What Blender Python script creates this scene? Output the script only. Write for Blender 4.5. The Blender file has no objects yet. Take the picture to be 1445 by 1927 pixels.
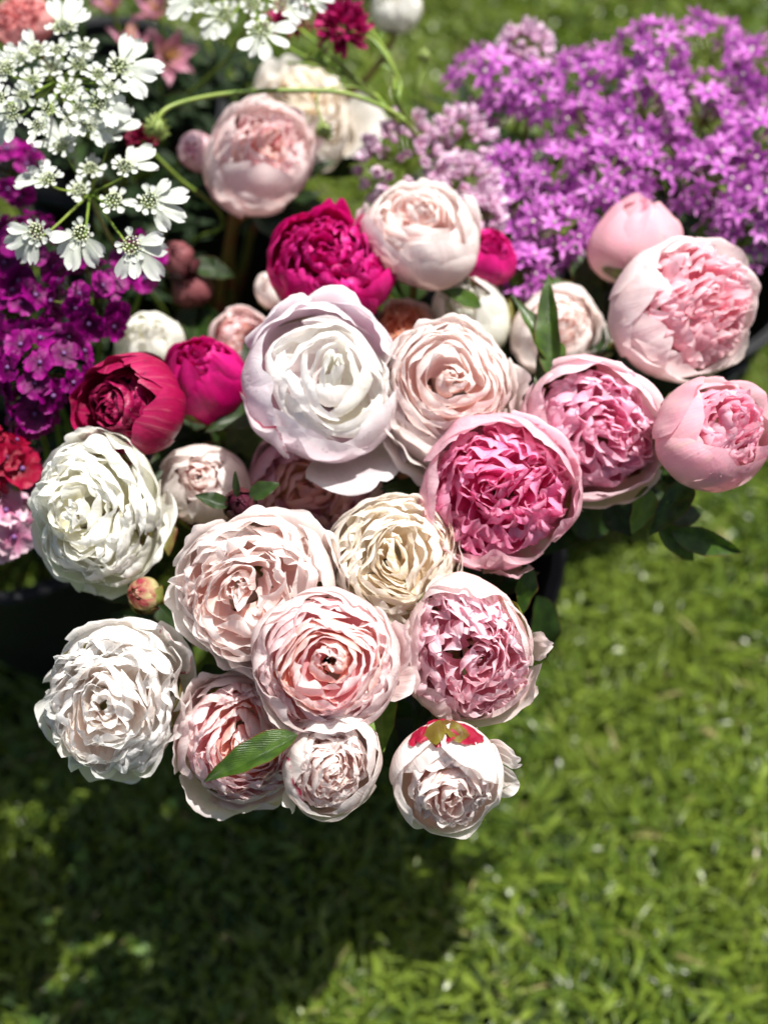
import bpy, math
import numpy as np
from mathutils import Vector, Matrix

# ------------------------------------------------------------------ camera, light, exposure
scene = bpy.context.scene
COL = scene.collection
DEP = math.radians(62.0)            # the camera looks 62 degrees down
CAM = np.array([0.0, 0.0, 1.5])
FPX = 48.0 / 36.0 * 1927.0          # focal length in photo pixels
FWD = np.array([0.0, math.cos(DEP), -math.sin(DEP)])
RGT = np.array([1.0, 0.0, 0.0])
UPV = np.array([0.0, math.sin(DEP), math.cos(DEP)])
cam_data = bpy.data.cameras.new('camera')
cam = bpy.data.objects.new('camera', cam_data)
COL.objects.link(cam)
cam.location = CAM
cam.rotation_euler = (math.pi / 2 - DEP, 0, 0)
cam_data.sensor_fit = 'VERTICAL'
cam_data.sensor_height = 36.0
cam_data.lens = 48.0
cam_data.clip_start = 0.02
cam_data.clip_end = 300.0
cam_data.dof.use_dof = True
cam_data.dof.focus_distance = 0.91
cam_data.dof.aperture_fstop = 2.9
scene.camera = cam

SUN_DIR = Vector((0.28, 0.31, 0.91)).normalized()      # towards the sun
sun_data = bpy.data.lights.new('sun', 'SUN')
sun_data.energy = 5.0
sun_data.angle = math.radians(0.5)
sun_data.color = (1.0, 0.96, 0.9)
sun = bpy.data.objects.new('sun', sun_data)
COL.objects.link(sun)
sun.rotation_euler = SUN_DIR.to_track_quat('Z', 'Y').to_euler()
world = bpy.data.worlds.new('World')
scene.world = world
world.use_nodes = True
wn = world.node_tree.nodes
sky = wn.new('ShaderNodeTexSky')
sky.sky_type = 'NISHITA'
sky.sun_disc = False
sky.sun_elevation = math.asin(SUN_DIR.z)
sky.sun_rotation = math.atan2(SUN_DIR.x, SUN_DIR.y)
sky.dust_density = 4.0
sky.ozone_density = 0.6
world.node_tree.links.new(sky.outputs[0], wn['Background'].inputs[0])
wn['Background'].inputs[1].default_value = 0.055
scene.view_settings.view_transform = 'Standard'
scene.view_settings.look = 'None'
scene.view_settings.gamma = 1.0
scene.view_settings.use_curve_mapping = False
scene.view_settings.exposure = 0.88
scene.cycles.max_bounces = 10
scene.cycles.diffuse_bounces = 7
scene.cycles.transmission_bounces = 8
scene.cycles.transparent_max_bounces = 12
scene.cycles.sample_clamp_indirect = 6.0
scene.cycles.use_denoising = True

# ------------------------------------------------------------------ helpers
RNG = np.random.default_rng(7)


def at_z(px, py, z):
    """the point of height z seen at photo pixel (px, py)"""
    d = FWD + RGT * ((px - 722.5) / FPX) + UPV * ((963.5 - py) / FPX)
    t = (z - CAM[2]) / d[2]
    return CAM + d * t


def depth(p):
    return float(np.dot(np.asarray(p) - CAM, FWD))


def view_vec(a):
    """a direction given as right / up / towards the viewer, as a world direction"""
    v = RGT * a[0] + UPV * a[1] - FWD * a[2]
    return v / np.linalg.norm(v)


def frame_from_axis(axis, spin=0.0):
    """3x3 matrix whose third column is the axis"""
    a = np.asarray(axis, float)
    a = a / np.linalg.norm(a)
    h = np.array([0, 0, 1.0]) if abs(a[2]) < 0.9 else np.array([0, 1.0, 0])
    x = np.cross(h, a)
    x /= np.linalg.norm(x)
    y = np.cross(a, x)
    c, s = math.cos(spin), math.sin(spin)
    return np.stack([x * c + y * s, y * c - x * s, a], axis=1)


def mesh_data(name, verts, quads, uvs=None, tris=None, smooth=True, mats=None, mat_index=None):
    """fast mesh from numpy arrays; uvs is per vertex"""
    me = bpy.data.meshes.new(name)
    v = np.asarray(verts, np.float32)
    me.vertices.add(len(v))
    me.vertices.foreach_set('co', v.ravel())
    q = np.asarray(quads, np.int32).reshape(-1, 4) if quads is not None and len(quads) else np.zeros((0, 4), np.int32)
    t = np.asarray(tris, np.int32).reshape(-1, 3) if tris is not None and len(tris) else np.zeros((0, 3), np.int32)
    li = np.concatenate([q.ravel(), t.ravel()])
    me.loops.add(len(li))
    me.loops.foreach_set('vertex_index', li)
    me.polygons.add(len(q) + len(t))
    ls = np.concatenate([np.arange(len(q)) * 4, len(q) * 4 + np.arange(len(t)) * 3]).astype(np.int32)
    me.polygons.foreach_set('loop_start', ls)
    if uvs is not None:
        uvl = me.uv_layers.new(name='UVMap')
        uvl.data.foreach_set('uv', np.asarray(uvs, np.float32)[li].ravel())
    if mats:
        for m in mats:
            me.materials.append(m)
    if mat_index is not None:
        me.polygons.foreach_set('material_index', np.asarray(mat_index, np.int32))
    me.update(calc_edges=True)
    if smooth:
        me.polygons.foreach_set('use_smooth', np.ones(len(me.polygons), bool))
    return me


def link(name, data, parent=None, loc=None, rot=None, scale=None):
    o = bpy.data.objects.new(name, data)
    COL.objects.link(o)
    if parent is not None:
        o.parent = parent
    if loc is not None:
        o.location = Vector([float(c) for c in loc])
    if rot is not None:
        o.rotation_euler = Matrix(np.asarray(rot).tolist()).to_euler()
    if scale is not None:
        o.scale = (scale, scale, scale) if np.isscalar(scale) else scale
    return o


def tag(o, label, cat, group=None):
    o['label'] = label
    o['category'] = cat
    if group:
        o['group'] = group
    return o


def thing(name, label, cat, loc, group=None):
    o = link(name, None, None, loc)
    o.empty_display_size = 0.02
    return tag(o, label, cat, group)


def grid_quads(nu, nv, off=0):
    i = np.arange(nv)[:, None] * (nu + 1) + np.arange(nu)[None, :] + off
    return np.stack([i, i + 1, i + nu + 2, i + nu + 1], -1).reshape(-1, 4)


def wav(rng, n=5, lo=1.0, hi=4.0):
    """a smooth random function of two variables"""
    k = rng.uniform(lo, hi, (n, 2)) * rng.choice([-1, 1], (n, 2))
    p = rng.uniform(0, 6.283, n)
    a = 1.0 / np.abs(k).mean(1) ** 0.6
    a /= a.sum()

    def f(x, y):
        s = 0
        for i in range(n):
            s = s + a[i] * np.sin(k[i, 0] * x + k[i, 1] * y + p[i])
        return s * 1.6
    return f


def tube(pts, rad, n=8, closed_end=False):
    """vertices, quads and uvs of a tube through points; rad may be a list"""
    P = np.asarray(pts, float)
    m = len(P)
    rad = np.full(m, rad) if np.isscalar(rad) else np.asarray(rad, float)
    T = np.gradient(P, axis=0)
    T /= np.linalg.norm(T, axis=1)[:, None] + 1e-12
    a = np.cross(T[0], [0.31, 0.52, 0.79])
    a /= np.linalg.norm(a)
    V = []
    for i in range(m):
        a = a - T[i] * np.dot(a, T[i])
        a /= np.linalg.norm(a)
        b = np.cross(T[i], a)
        th = np.arange(n) * 2 * math.pi / n
        V.append(P[i] + rad[i] * (np.cos(th)[:, None] * a + np.sin(th)[:, None] * b))
    V = np.concatenate(V)
    q = []
    for i in range(m - 1):
        for j in range(n):
            q.append((i * n + j, i * n + (j + 1) % n, (i + 1) * n + (j + 1) % n, (i + 1) * n + j))
    uv = np.stack([np.tile(np.arange(n) / n, m), np.repeat(np.arange(m) / (m - 1), n)], 1)
    return V, np.array(q), uv


def bez(p0, p1, p2, p3, n):
    t = np.linspace(0, 1, n)[:, None]
    p0, p1, p2, p3 = [np.asarray(p, float) for p in (p0, p1, p2, p3)]
    return (1 - t) ** 3 * p0 + 3 * (1 - t) ** 2 * t * p1 + 3 * (1 - t) * t * t * p2 + t ** 3 * p3


class Acc:
    """collects pieces into one mesh"""

    def __init__(s):
        s.v, s.q, s.t, s.uv, s.mi, s.mt, s.n = [], [], [], [], [], [], 0

    def add(s, v, q, uv=None, t=None, mi=0):
        v = np.asarray(v, float)
        s.v.append(v)
        if q is not None and len(q):
            s.q.append(np.asarray(q) + s.n)
            s.mi.append(np.full(len(q), mi))
        if t is not None and len(t):
            s.t.append(np.asarray(t) + s.n)
            s.mt.append(np.full(len(t), mi))
        s.uv.append(np.zeros((len(v), 2)) if uv is None else np.asarray(uv))
        s.n += len(v)

    def mesh(s, name, mats, smooth=True):
        q = np.concatenate(s.q) if s.q else None
        t = np.concatenate(s.t) if s.t else None
        return mesh_data(name, np.concatenate(s.v), q, np.concatenate(s.uv), t, smooth, mats,
                         np.concatenate(s.mi + s.mt))


def ico(r=1.0, nseg=8, nring=5, squash=1.0):
    V, q, t = [(0, 0, r * squash)], [], []
    for i in range(1, nring):
        a = math.pi * i / nring
        for j in range(nseg):
            b = 2 * math.pi * j / nseg
            V.append((r * math.sin(a) * math.cos(b), r * math.sin(a) * math.sin(b), r * math.cos(a) * squash))
    V.append((0, 0, -r * squash))
    for j in range(nseg):
        t.append((0, 1 + j, 1 + (j + 1) % nseg))
        t.append((len(V) - 1, 1 + (nring - 2) * nseg + (j + 1) % nseg, 1 + (nring - 2) * nseg + j))
        for i in range(nring - 2):
            q.append((1 + i * nseg + j, 1 + (i + 1) * nseg + j, 1 + (i + 1) * nseg + (j + 1) % nseg, 1 + i * nseg + (j + 1) % nseg))
    return np.array(V), np.array(q), np.array(t)


# ------------------------------------------------------------------ materials
def hexlin(h):
    h = h.lstrip('#')
    c = [int(h[i:i + 2], 16) / 255 for i in (0, 2, 4)]
    return [x / 12.92 if x <= 0.04045 else ((x + 0.055) / 1.055) ** 2.4 for x in c]


def new_mat(name):
    m = bpy.data.materials.new(name)
    m.use_nodes = True
    m.node_tree.nodes.clear()
    return m


class NT:
    def __init__(s, m):
        s.t = m.node_tree

    def n(s, typ, inp=None, **kw):
        nd = s.t.nodes.new(typ)
        for k, v in kw.items():
            setattr(nd, k, v)
        for k, v in (inp or {}).items():
            if isinstance(v, bpy.types.NodeSocket):
                s.t.links.new(v, nd.inputs[k])
            else:
                nd.inputs[k].default_value = v
        return nd

    def mix(s, f, a, b, mode='MIX'):
        nd = s.n('ShaderNodeMix', data_type='RGBA', blend_type=mode)
        for sock, v in ((nd.inputs[0], f), (nd.inputs[6], a), (nd.inputs[7], b)):
            if isinstance(v, bpy.types.NodeSocket):
                s.t.links.new(v, sock)
            elif isinstance(v, (int, float)):
                sock.default_value = v
            else:
                sock.default_value = (*v[:3], 1)
        return nd.outputs[2]

    def math(s, op, a, b=0.0, clamp=False):
        nd = s.n('ShaderNodeMath', operation=op, use_clamp=clamp)
        for i, v in enumerate((a, b)):
            if isinstance(v, bpy.types.NodeSocket):
                s.t.links.new(v, nd.inputs[i])
            else:
                nd.inputs[i].default_value = v
        return nd.outputs[0]

    def maprange(s, v, a, b, c=0.0, d=1.0):
        nd = s.n('ShaderNodeMapRange', {'Value': v, 'From Min': a, 'From Max': b, 'To Min': c, 'To Max': d}, interpolation_type='SMOOTHSTEP')
        return nd.outputs[0]


def petal_mat(name, base, mid, tip, transl=0.35, rough=0.36, fleck=None, bump=0.5, streak=None, soft=0.0, vscale=1.0):
    """base, mid, tip: pigment at the claw, the middle and the rim of a petal"""
    m = new_mat(name)
    b = NT(m)
    uv = b.n('ShaderNodeTexCoord').outputs['UV']
    sep = b.n('ShaderNodeSeparateXYZ', {0: uv})
    oi = b.n('ShaderNodeObjectInfo')
    rnd = oi.outputs['Random']
    off = b.math('MULTIPLY', rnd, 37.0)
    comb = b.n('ShaderNodeCombineXYZ', {0: b.math('ADD', b.math('MULTIPLY', sep.outputs[0], 16.0), off), 1: b.math('MULTIPLY', sep.outputs[1], 1.6), 2: off})
    vein = b.n('ShaderNodeTexNoise', {'Vector': comb.outputs[0], 'Scale': 1.0, 'Detail': 5.0, 'Roughness': 0.6, 'Distortion': 0.4}).outputs[0]
    obj = b.n('ShaderNodeTexCoord').outputs['Object']
    blot = b.n('ShaderNodeTexNoise', {'Vector': obj, 'Scale': 70.0, 'Detail': 3.0, 'Roughness': 0.6}).outputs[0]
    crin = b.n('ShaderNodeTexNoise', {'Vector': obj, 'Scale': 260.0, 'Detail': 4.0, 'Roughness': 0.65}).outputs[0]
    v = b.math('ADD', sep.outputs[1], b.math('MULTIPLY', b.math('SUBTRACT', blot, 0.5), 0.45))
    v = b.math('ADD', v, b.math('MULTIPLY', b.math('SUBTRACT', rnd, 0.5), 0.25))
    c = b.mix(b.maprange(v, 0.05, 0.62), base, mid)
    c = b.mix(b.maprange(v, 0.6, 0.97), c, tip)
    st = streak or base
    c = b.mix(b.math('MULTIPLY', b.maprange(vein, 0.5, 0.75), 0.28), c, st)
    if fleck:
        e = b.maprange(sep.outputs[1], 0.90, 0.99)
        side = b.maprange(b.math('ABSOLUTE', b.math('SUBTRACT', sep.outputs[0], 0.5)), 0.43, 0.5)
        e = b.math('MAXIMUM', e, side)
        e = b.math('MULTIPLY', e, b.maprange(blot, 0.42, 0.52))
        c = b.mix(e, c, fleck)
    br = b.math('ADD', 0.94, b.math('MULTIPLY', b.math('SUBTRACT', rnd, 0.4), 0.12))
    c = b.mix(1.0, c, b.n('ShaderNodeCombineColor', {0: br, 1: br, 2: br}).outputs[0], 'MULTIPLY')
    h = b.math('ADD', b.math('ADD', b.math('MULTIPLY', vein, 0.8), b.math('MULTIPLY', crin, 0.3)), b.math('MULTIPLY', blot, 0.35))
    bn = b.n('ShaderNodeBump', {'Strength': bump, 'Distance': 0.002, 'Height': h}).outputs[0]
    p = b.n('ShaderNodeBsdfPrincipled', {'Base Color': c, 'Roughness': rough, 'Normal': bn})
    p.inputs['Specular IOR Level'].default_value = 0.35
    p.inputs['Sheen Weight'].default_value = 0.0
    p.inputs['Sheen Roughness'].default_value = 0.4
    sat = b.n('ShaderNodeGamma', {0: c, 1: 1.08}).outputs[0]
    tr = b.n('ShaderNodeBsdfTranslucent', {'Color': sat, 'Normal': bn})
    mx = b.n('ShaderNodeMixShader', {0: transl, 1: p.outputs[0], 2: tr.outputs[0]})
    o = b.n('ShaderNodeOutputMaterial', {0: mx.outputs[0]})
    return m


def leaf_mat(name, dark, light, edge=None, rough=0.32, transl=0.25, vein_col=None, spec=0.4):
    m = new_mat(name)
    b = NT(m)
    uv = b.n('ShaderNodeTexCoord').outputs['UV']
    sep = b.n('ShaderNodeSeparateXYZ', {0: uv})
    rnd = b.n('ShaderNodeObjectInfo').outputs['Random']
    ax = b.math('ABSOLUTE', b.math('SUBTRACT', sep.outputs[0], 0.5))
    # side veins slanting away from the midrib
    ph = b.math('SUBTRACT', b.math('MULTIPLY', sep.outputs[1], 60.0), b.math('MULTIPLY', ax, 46.0))
    vn = b.math('POWER', b.math('ABSOLUTE', b.math('SINE', ph)), 14.0)
    mid = b.maprange(ax, 0.0, 0.025, 1.0, 0.0)
    vn = b.math('MAXIMUM', b.math('MULTIPLY', vn, 0.45), mid)
    obj = b.n('ShaderNodeTexCoord').outputs['Object']
    no = b.n('ShaderNodeTexNoise', {'Vector': obj, 'Scale': 90.0, 'Detail': 4.0}).outputs[0]
    fac = b.math('ADD', b.maprange(no, 0.35, 0.65, 0, 0.7), b.math('MULTIPLY', rnd, 0.3))
    c = b.mix(fac, dark, light)
    c = b.mix(b.math('MULTIPLY', vn, 0.3), c, vein_col or [x * 1.5 + 0.01 for x in light])
    if edge:
        c = b.mix(b.math('MULTIPLY', b.maprange(ax, 0.455, 0.5), 0.8), c, edge)
    h = b.math('ADD', b.math('MULTIPLY', vn, -0.7), b.math('MULTIPLY', no, 0.5))
    bn = b.n('ShaderNodeBump', {'Strength': 0.5, 'Distance': 0.001, 'Height': h}).outputs[0]
    p = b.n('ShaderNodeBsdfPrincipled', {'Base Color': c, 'Roughness': rough, 'Normal': bn})
    p.inputs['Specular IOR Level'].default_value = spec
    tr = b.n('ShaderNodeBsdfTranslucent', {'Color': b.mix(1.0, c, (1.6, 1.7, 0.6), 'MULTIPLY'), 'Normal': bn})
    mx = b.n('ShaderNodeMixShader', {0: transl, 1: p.outputs[0], 2: tr.outputs[0]})
    b.n('ShaderNodeOutputMaterial', {0: mx.outputs[0]})
    return m


def plain_mat(name, col, rough=0.5, col2=None, scale=60.0, metal=0.0, bump=0.2, spec=0.5, transl=0.0):
    m = new_mat(name)
    b = NT(m)
    obj = b.n('ShaderNodeTexCoord').outputs['Object']
    no = b.n('ShaderNodeTexNoise', {'Vector': obj, 'Scale': scale, 'Detail': 5.0, 'Roughness': 0.6}).outputs[0]
    c = b.mix(b.maprange(no, 0.35, 0.65), col, col2 or [x * 0.7 for x in col])
    bn = b.n('ShaderNodeBump', {'Strength': bump, 'Distance': 0.001, 'Height': no}).outputs[0]
    p = b.n('ShaderNodeBsdfPrincipled', {'Base Color': c, 'Roughness': rough, 'Metallic': metal, 'Normal': bn})
    p.inputs['Specular IOR Level'].default_value = spec
    out = p.outputs[0]
    if transl:
        tr = b.n('ShaderNodeBsdfTranslucent', {'Color': c})
        out = b.n('ShaderNodeMixShader', {0: transl, 1: out, 2: tr.outputs[0]}).outputs[0]
    b.n('ShaderNodeOutputMaterial', {0: out})
    return m


def dew_mat():
    m = new_mat('dew')
    b = NT(m)
    fr = b.n('ShaderNodeFresnel', {'IOR': 1.33}).outputs[0]
    fr = b.math('ADD', fr, 0.03)
    g = b.n('ShaderNodeBsdfGlossy', {'Color': (1, 1, 1, 1), 'Roughness': 0.08})
    t = b.n('ShaderNodeBsdfTransparent', {'Color': (0.95, 0.95, 0.95, 1)})
    mx = b.n('ShaderNodeMixShader', {0: fr, 1: t.outputs[0], 2: g.outputs[0]})
    b.n('ShaderNodeOutputMaterial', {0: mx.outputs[0]})
    return m


# ------------------------------------------------------------------ petals
def wrap_petal(rng, az, W, rb, rt, zt, z0=-0.85, zb=-0.15, lip=0.0, ruf=0.05, notch=0.05, nu=12, nv=12,
               cup=0.0, tuck=0.03, round_=0.28, freq=3.0, crimp=0.012, twist=0.0, squash=1.0, r0=0.06, dent=0.014):
    """a petal wrapped round the flower's axis; returns a grid of points in flower units"""
    U, V = np.meshgrid(np.linspace(-1, 1, nu + 1), np.linspace(0, 1, nv + 1))
    en = wav(rng, 5, 3.0, 9.0)
    top = 1 - round_ * np.abs(U) ** 2.6 + notch * en(U, 0 * U) - notch * 2.2 * np.exp(-((U - rng.uniform(-.3, .3)) / .10) ** 2) * (rng.random() < .35)
    t = V * top
    p0, p1, p2, p3 = (r0, z0), (rb * (1.22 if r0 < .1 else 1.05), z0 * 0.95 if r0 < .1 else z0 + .04), (rb * 1.18, zb + 0.55 * (zt - zb)), (rt, zt)
    B = [(1 - t) ** 3, 3 * (1 - t) ** 2 * t, 3 * (1 - t) * t * t, t ** 3]
    rho = B[0] * p0[0] + B[1] * p1[0] + B[2] * p2[0] + B[3] * p3[0]
    z = B[0] * p0[1] + B[1] * p1[1] + B[2] * p2[1] + B[3] * p3[1]
    s = np.clip(t / 0.55, 0, 1)
    wf = 0.5 + 0.5 * s * s * (3 - 2 * s)
    wf = wf * (1 - 0.22 * np.clip((t - 0.72) / 0.3, 0, 1.2) ** 2)
    ang = az + W * wf * U + twist * t
    g = wav(rng, 4, freq * 0.3, freq * 0.9)
    g2 = wav(rng, 4, freq * 1.2, freq * 2.6)
    e = np.clip(t, 0, 1.1)
    d = ruf * (e ** 2.2) * g(U * 2, t * 1.2) + ruf * 0.22 * (e ** 4) * g2(U * 2, t)
    d = d + crimp * e * np.sin(U * rng.uniform(9, 15) + g(U, t) * 2.5) * (0.4 + 0.6 * e)
    d = d + cup * U * U * e + tuck * U
    g3 = wav(rng, 4, 1.5, 4.5)
    d = d + dent * g3(U * 2.5, t * 4) * e
    lp = np.clip((e - 0.72) / 0.28, 0, 1.3)
    d = d + lip * lp * lp * (0.7 + 0.5 * g(U * 1.5 + 3, 0 * U))
    # outward normal of the profile, roughly
    dr = np.gradient(rho, axis=0)
    dz = np.gradient(z, axis=0)
    L = np.sqrt(dr ** 2 + dz ** 2) + 1e-6
    nr, nz = dz / L, -dr / L
    rho = rho + d * nr
    z = z + d * nz + 0.25 * ruf * e ** 3 * g(U * 2 + 5, t)
    P = np.stack([rho * np.cos(ang), rho * np.sin(ang), z * squash], -1)
    return P, nu, nv


def spoon_petal(rng, base, target, width, twist=0.0, bend=0.2, cup=0.5, ruf=0.25, notch=0.04, nu=9, nv=9, fold=0.3, freq=3.0):
    """a free petal standing from base to target"""
    base = np.asarray(base, float)
    target = np.asarray(target, float)
    dirv = target - base
    L = np.linalg.norm(dirv)
    Z = dirv / L
    rad = np.array([target[0], target[1], 0.0])
    rad = rad / (np.linalg.norm(rad) + 1e-6) if np.linalg.norm(rad) > 1e-4 else np.array([1.0, 0, 0])
    Y = rad - Z * np.dot(rad, Z)
    if np.linalg.norm(Y) < 1e-3:
        Y = np.array([0, 1.0, 0]) - Z * Z[1]
    Y /= np.linalg.norm(Y)
    X = np.cross(Y, Z)
    c, s_ = math.cos(twist), math.sin(twist)
    X, Y = X * c + Y * s_, Y * c - X * s_
    U, V = np.meshgrid(np.linspace(-1, 1, nu + 1), np.linspace(0, 1, nv + 1))
    en = wav(rng, 5, 3.0, 8.0)
    top = 1 - 0.42 * np.abs(U) ** 2.6 + notch * en(U, 0 * U) - notch * 2.2 * np.exp(-((U - rng.uniform(-.4, .4)) / .12) ** 2) * (rng.random() < .4)
    t = V * top
    s = np.clip(t / 0.75, 0, 1)
    w = width * (0.22 + 0.78 * s ** 1.0) * (1 - 0.18 * np.clip((t - .8) / .25, 0, 1.2) ** 2)
    g = wav(rng, 4, freq * 0.3, freq * 0.8)
    g2 = wav(rng, 4, freq * 1.0, freq * 2.2)
    x = U * w
    y = -cup * (U * U) * w * t + bend * L * (t ** 3) + ruf * width * (t ** 2) * g(U * 2, t * 3) + 0.30 * ruf * width * t ** 3 * g2(U * 2, t)
    y = y + fold * width * np.sin(U * rng.uniform(1.5, 4.0) + rng.uniform(0, 6.28) + t * rng.uniform(-2, 2)) * t * t
    z = L * t - abs(bend) * 0.35 * L * t ** 3 + 0.12 * width * ruf * g(U * 3, t + 3)
    P = base + x[..., None] * X + y[..., None] * Y + z[..., None] * Z
    return P, nu, nv


def shell_petal(rng, c, n, apex, L, W, twist=0.0, lift=0.06, sink=0.16, rho=0.6, ruf=0.1, notch=0.04, curl=0.0, nu=10, nv=8, freq=3.0):
    """a small petal lying on the dome of the flower's heart, tip towards the apex"""
    T = apex - n * np.dot(apex, n)
    if np.linalg.norm(T) < 1e-3:
        T = np.cross(n, [1.0, 0, 0])
    T /= np.linalg.norm(T)
    B = np.cross(T, n)
    cc, ss = math.cos(twist), math.sin(twist)
    T, B = T * cc + B * ss, B * cc - T * ss
    U, V = np.meshgrid(np.linspace(-1, 1, nu + 1), np.linspace(0, 1, nv + 1))
    en = wav(rng, 5, 3.0, 9.0)
    top = 1 - 0.38 * np.abs(U) ** 2.4 + notch * en(U, 0 * U) - notch * 2.5 * np.exp(-((U - rng.uniform(-.4, .4)) / .12) ** 2) * (rng.random() < .4)
    t = V * top
    w = W * (0.35 + 0.65 * np.clip(t / .6, 0, 1) ** .8)
    g = wav(rng, 4, freq * 0.5, freq * 1.2)
    g2 = wav(rng, 4, freq * 1.6, freq * 3.4)
    x = U * w * (1 + .12 * g2(t * 2, U))
    y = L * (t - .62)
    h = -sink * (1 - t) ** 1.4 - (x * x) / (2 * rho) - (y * y) / (2.6 * rho) + lift * t ** 3
    h = h + ruf * W * (.25 + t ** 2) * g(U * 2, t * 2) + .30 * ruf * W * t ** 2 * g2(U * 2, t * 2)
    y = y + curl * L * t ** 4 * -1 + .15 * W * ruf * g2(U, t)
    h = h + abs(curl) * .25 * L * np.sin(np.clip(t, 0, 1) * math.pi) * t
    return c + x[..., None] * B + y[..., None] * T + h[..., None] * n, nu, nv


def uv_grid(nu, nv):
    U, V = np.meshgrid(np.linspace(0, 1, nu + 1), np.linspace(0, 1, nv + 1))
    return np.stack([U.ravel(), V.ravel()], 1)


DROP_V, DROP_Q, DROP_T = ico(1.0, 7, 5, 0.62)


def leaf_grid(rng, L, W, fold=0.35, droop=0.5, wave=0.06, nu=6, nv=12, curl=0.0, tipp=1.0):
    """a lance-shaped leaflet along +Y, face up +Z"""
    U, V = np.meshgrid(np.linspace(-1, 1, nu + 1), np.linspace(0, 1, nv + 1))
    w = W * 0.5 * (np.sin(np.pi * np.clip(V, 0, 1) ** 0.8) ** 0.85) * (1 - 0.25 * V) * 1.15 + 0.0006
    g = wav(rng, 4, 2.0, 5.0)
    x = U * w * (1 - 0.15 * fold) + curl * L * V ** 2
    y = L * (V - 0.12 * droop * V ** 3)
    z = fold * np.abs(U) * w + wave * W * np.abs(U) * np.sin(V * 16 + g(U, V) * 2) * np.sin(np.pi * V) - droop * L * 0.45 * V ** 2
    z = z + 0.03 * L * g(U * .5, V * 1.5) * V
    return np.stack([x, y, z], -1), nu, nv


def pts_mesh(name, P, nu, nv, mats):
    return mesh_data(name, P.reshape(-1, 3), grid_quads(nu, nv), uv_grid(nu, nv), None, True, mats)


# ------------------------------------------------------------------ peony kinds
# guards: (count, half width, bulge radius, rim radius, rim height, outward lip, ruffle, rounding)
# heart: rows of petals nested over a dome (rows, dome radius, dome height, centre height, first angle, half width, ruffle, lean, notch)
KIND = {
    'bomb': dict(guards=[(5, .70, 1.0, .95, .32, .05, .05, .22), (5, .66, .96, .88, .48, .0, .05, .25)],
                 heart=(9, .84, .80, -.05, 1.25, .245, .12, .11, .026), warp=.10),
    'cup': dict(guards=[(5, .80, 1.0, .80, .52, .04, .04, .22), (5, .78, .96, .70, .62, .02, .05, .25)],
                heart=(8, .72, .84, -.04, 1.05, .27, .10, .10, .024), warp=.10),
    'closed': dict(guards=[(4, .95, .99, .50, .74, .02, .04, .22), (5, .80, .96, .40, .84, .02, .05, .25)],
                   heart=(5, .66, .95, -.02, .72, .26, .07, .12, .02), warp=.07),
    'globe': dict(guards=[(5, .80, 1.0, .84, .48, .05, .04, .22), (5, .78, .97, .76, .60, .03, .05, .25)],
                heart=(6, .76, .90, -.06, .98, .50, .08, .15, .016), warp=.13),
    'bud': dict(guards=[(4, 1.0, .97, .30, .86, .0, .03, .2), (5, .85, .93, .18, .93, .0, .04, .25)],
                heart=(2, .40, .98, -.04, .35, .3, .05, .12, .01), warp=.05),
    'rose': dict(guards=[(6, .66, 1.0, .96, .24, .05, .05, .2), (7, .58, .97, .91, .40, .03, .06, .2)],
                 heart=(10, .90, .84, -.04, 1.16, .36, .10, .07, .02), warp=.15),
    'full': dict(guards=[(6, .64, 1.02, 1.04, -.05, .10, .09, .2), (8, .54, .98, .95, .20, .05, .10, .2)],
                 heart=(10, .90, .86, -.04, 1.22, .32, .13, .07, .03), warp=.16),
}


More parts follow.
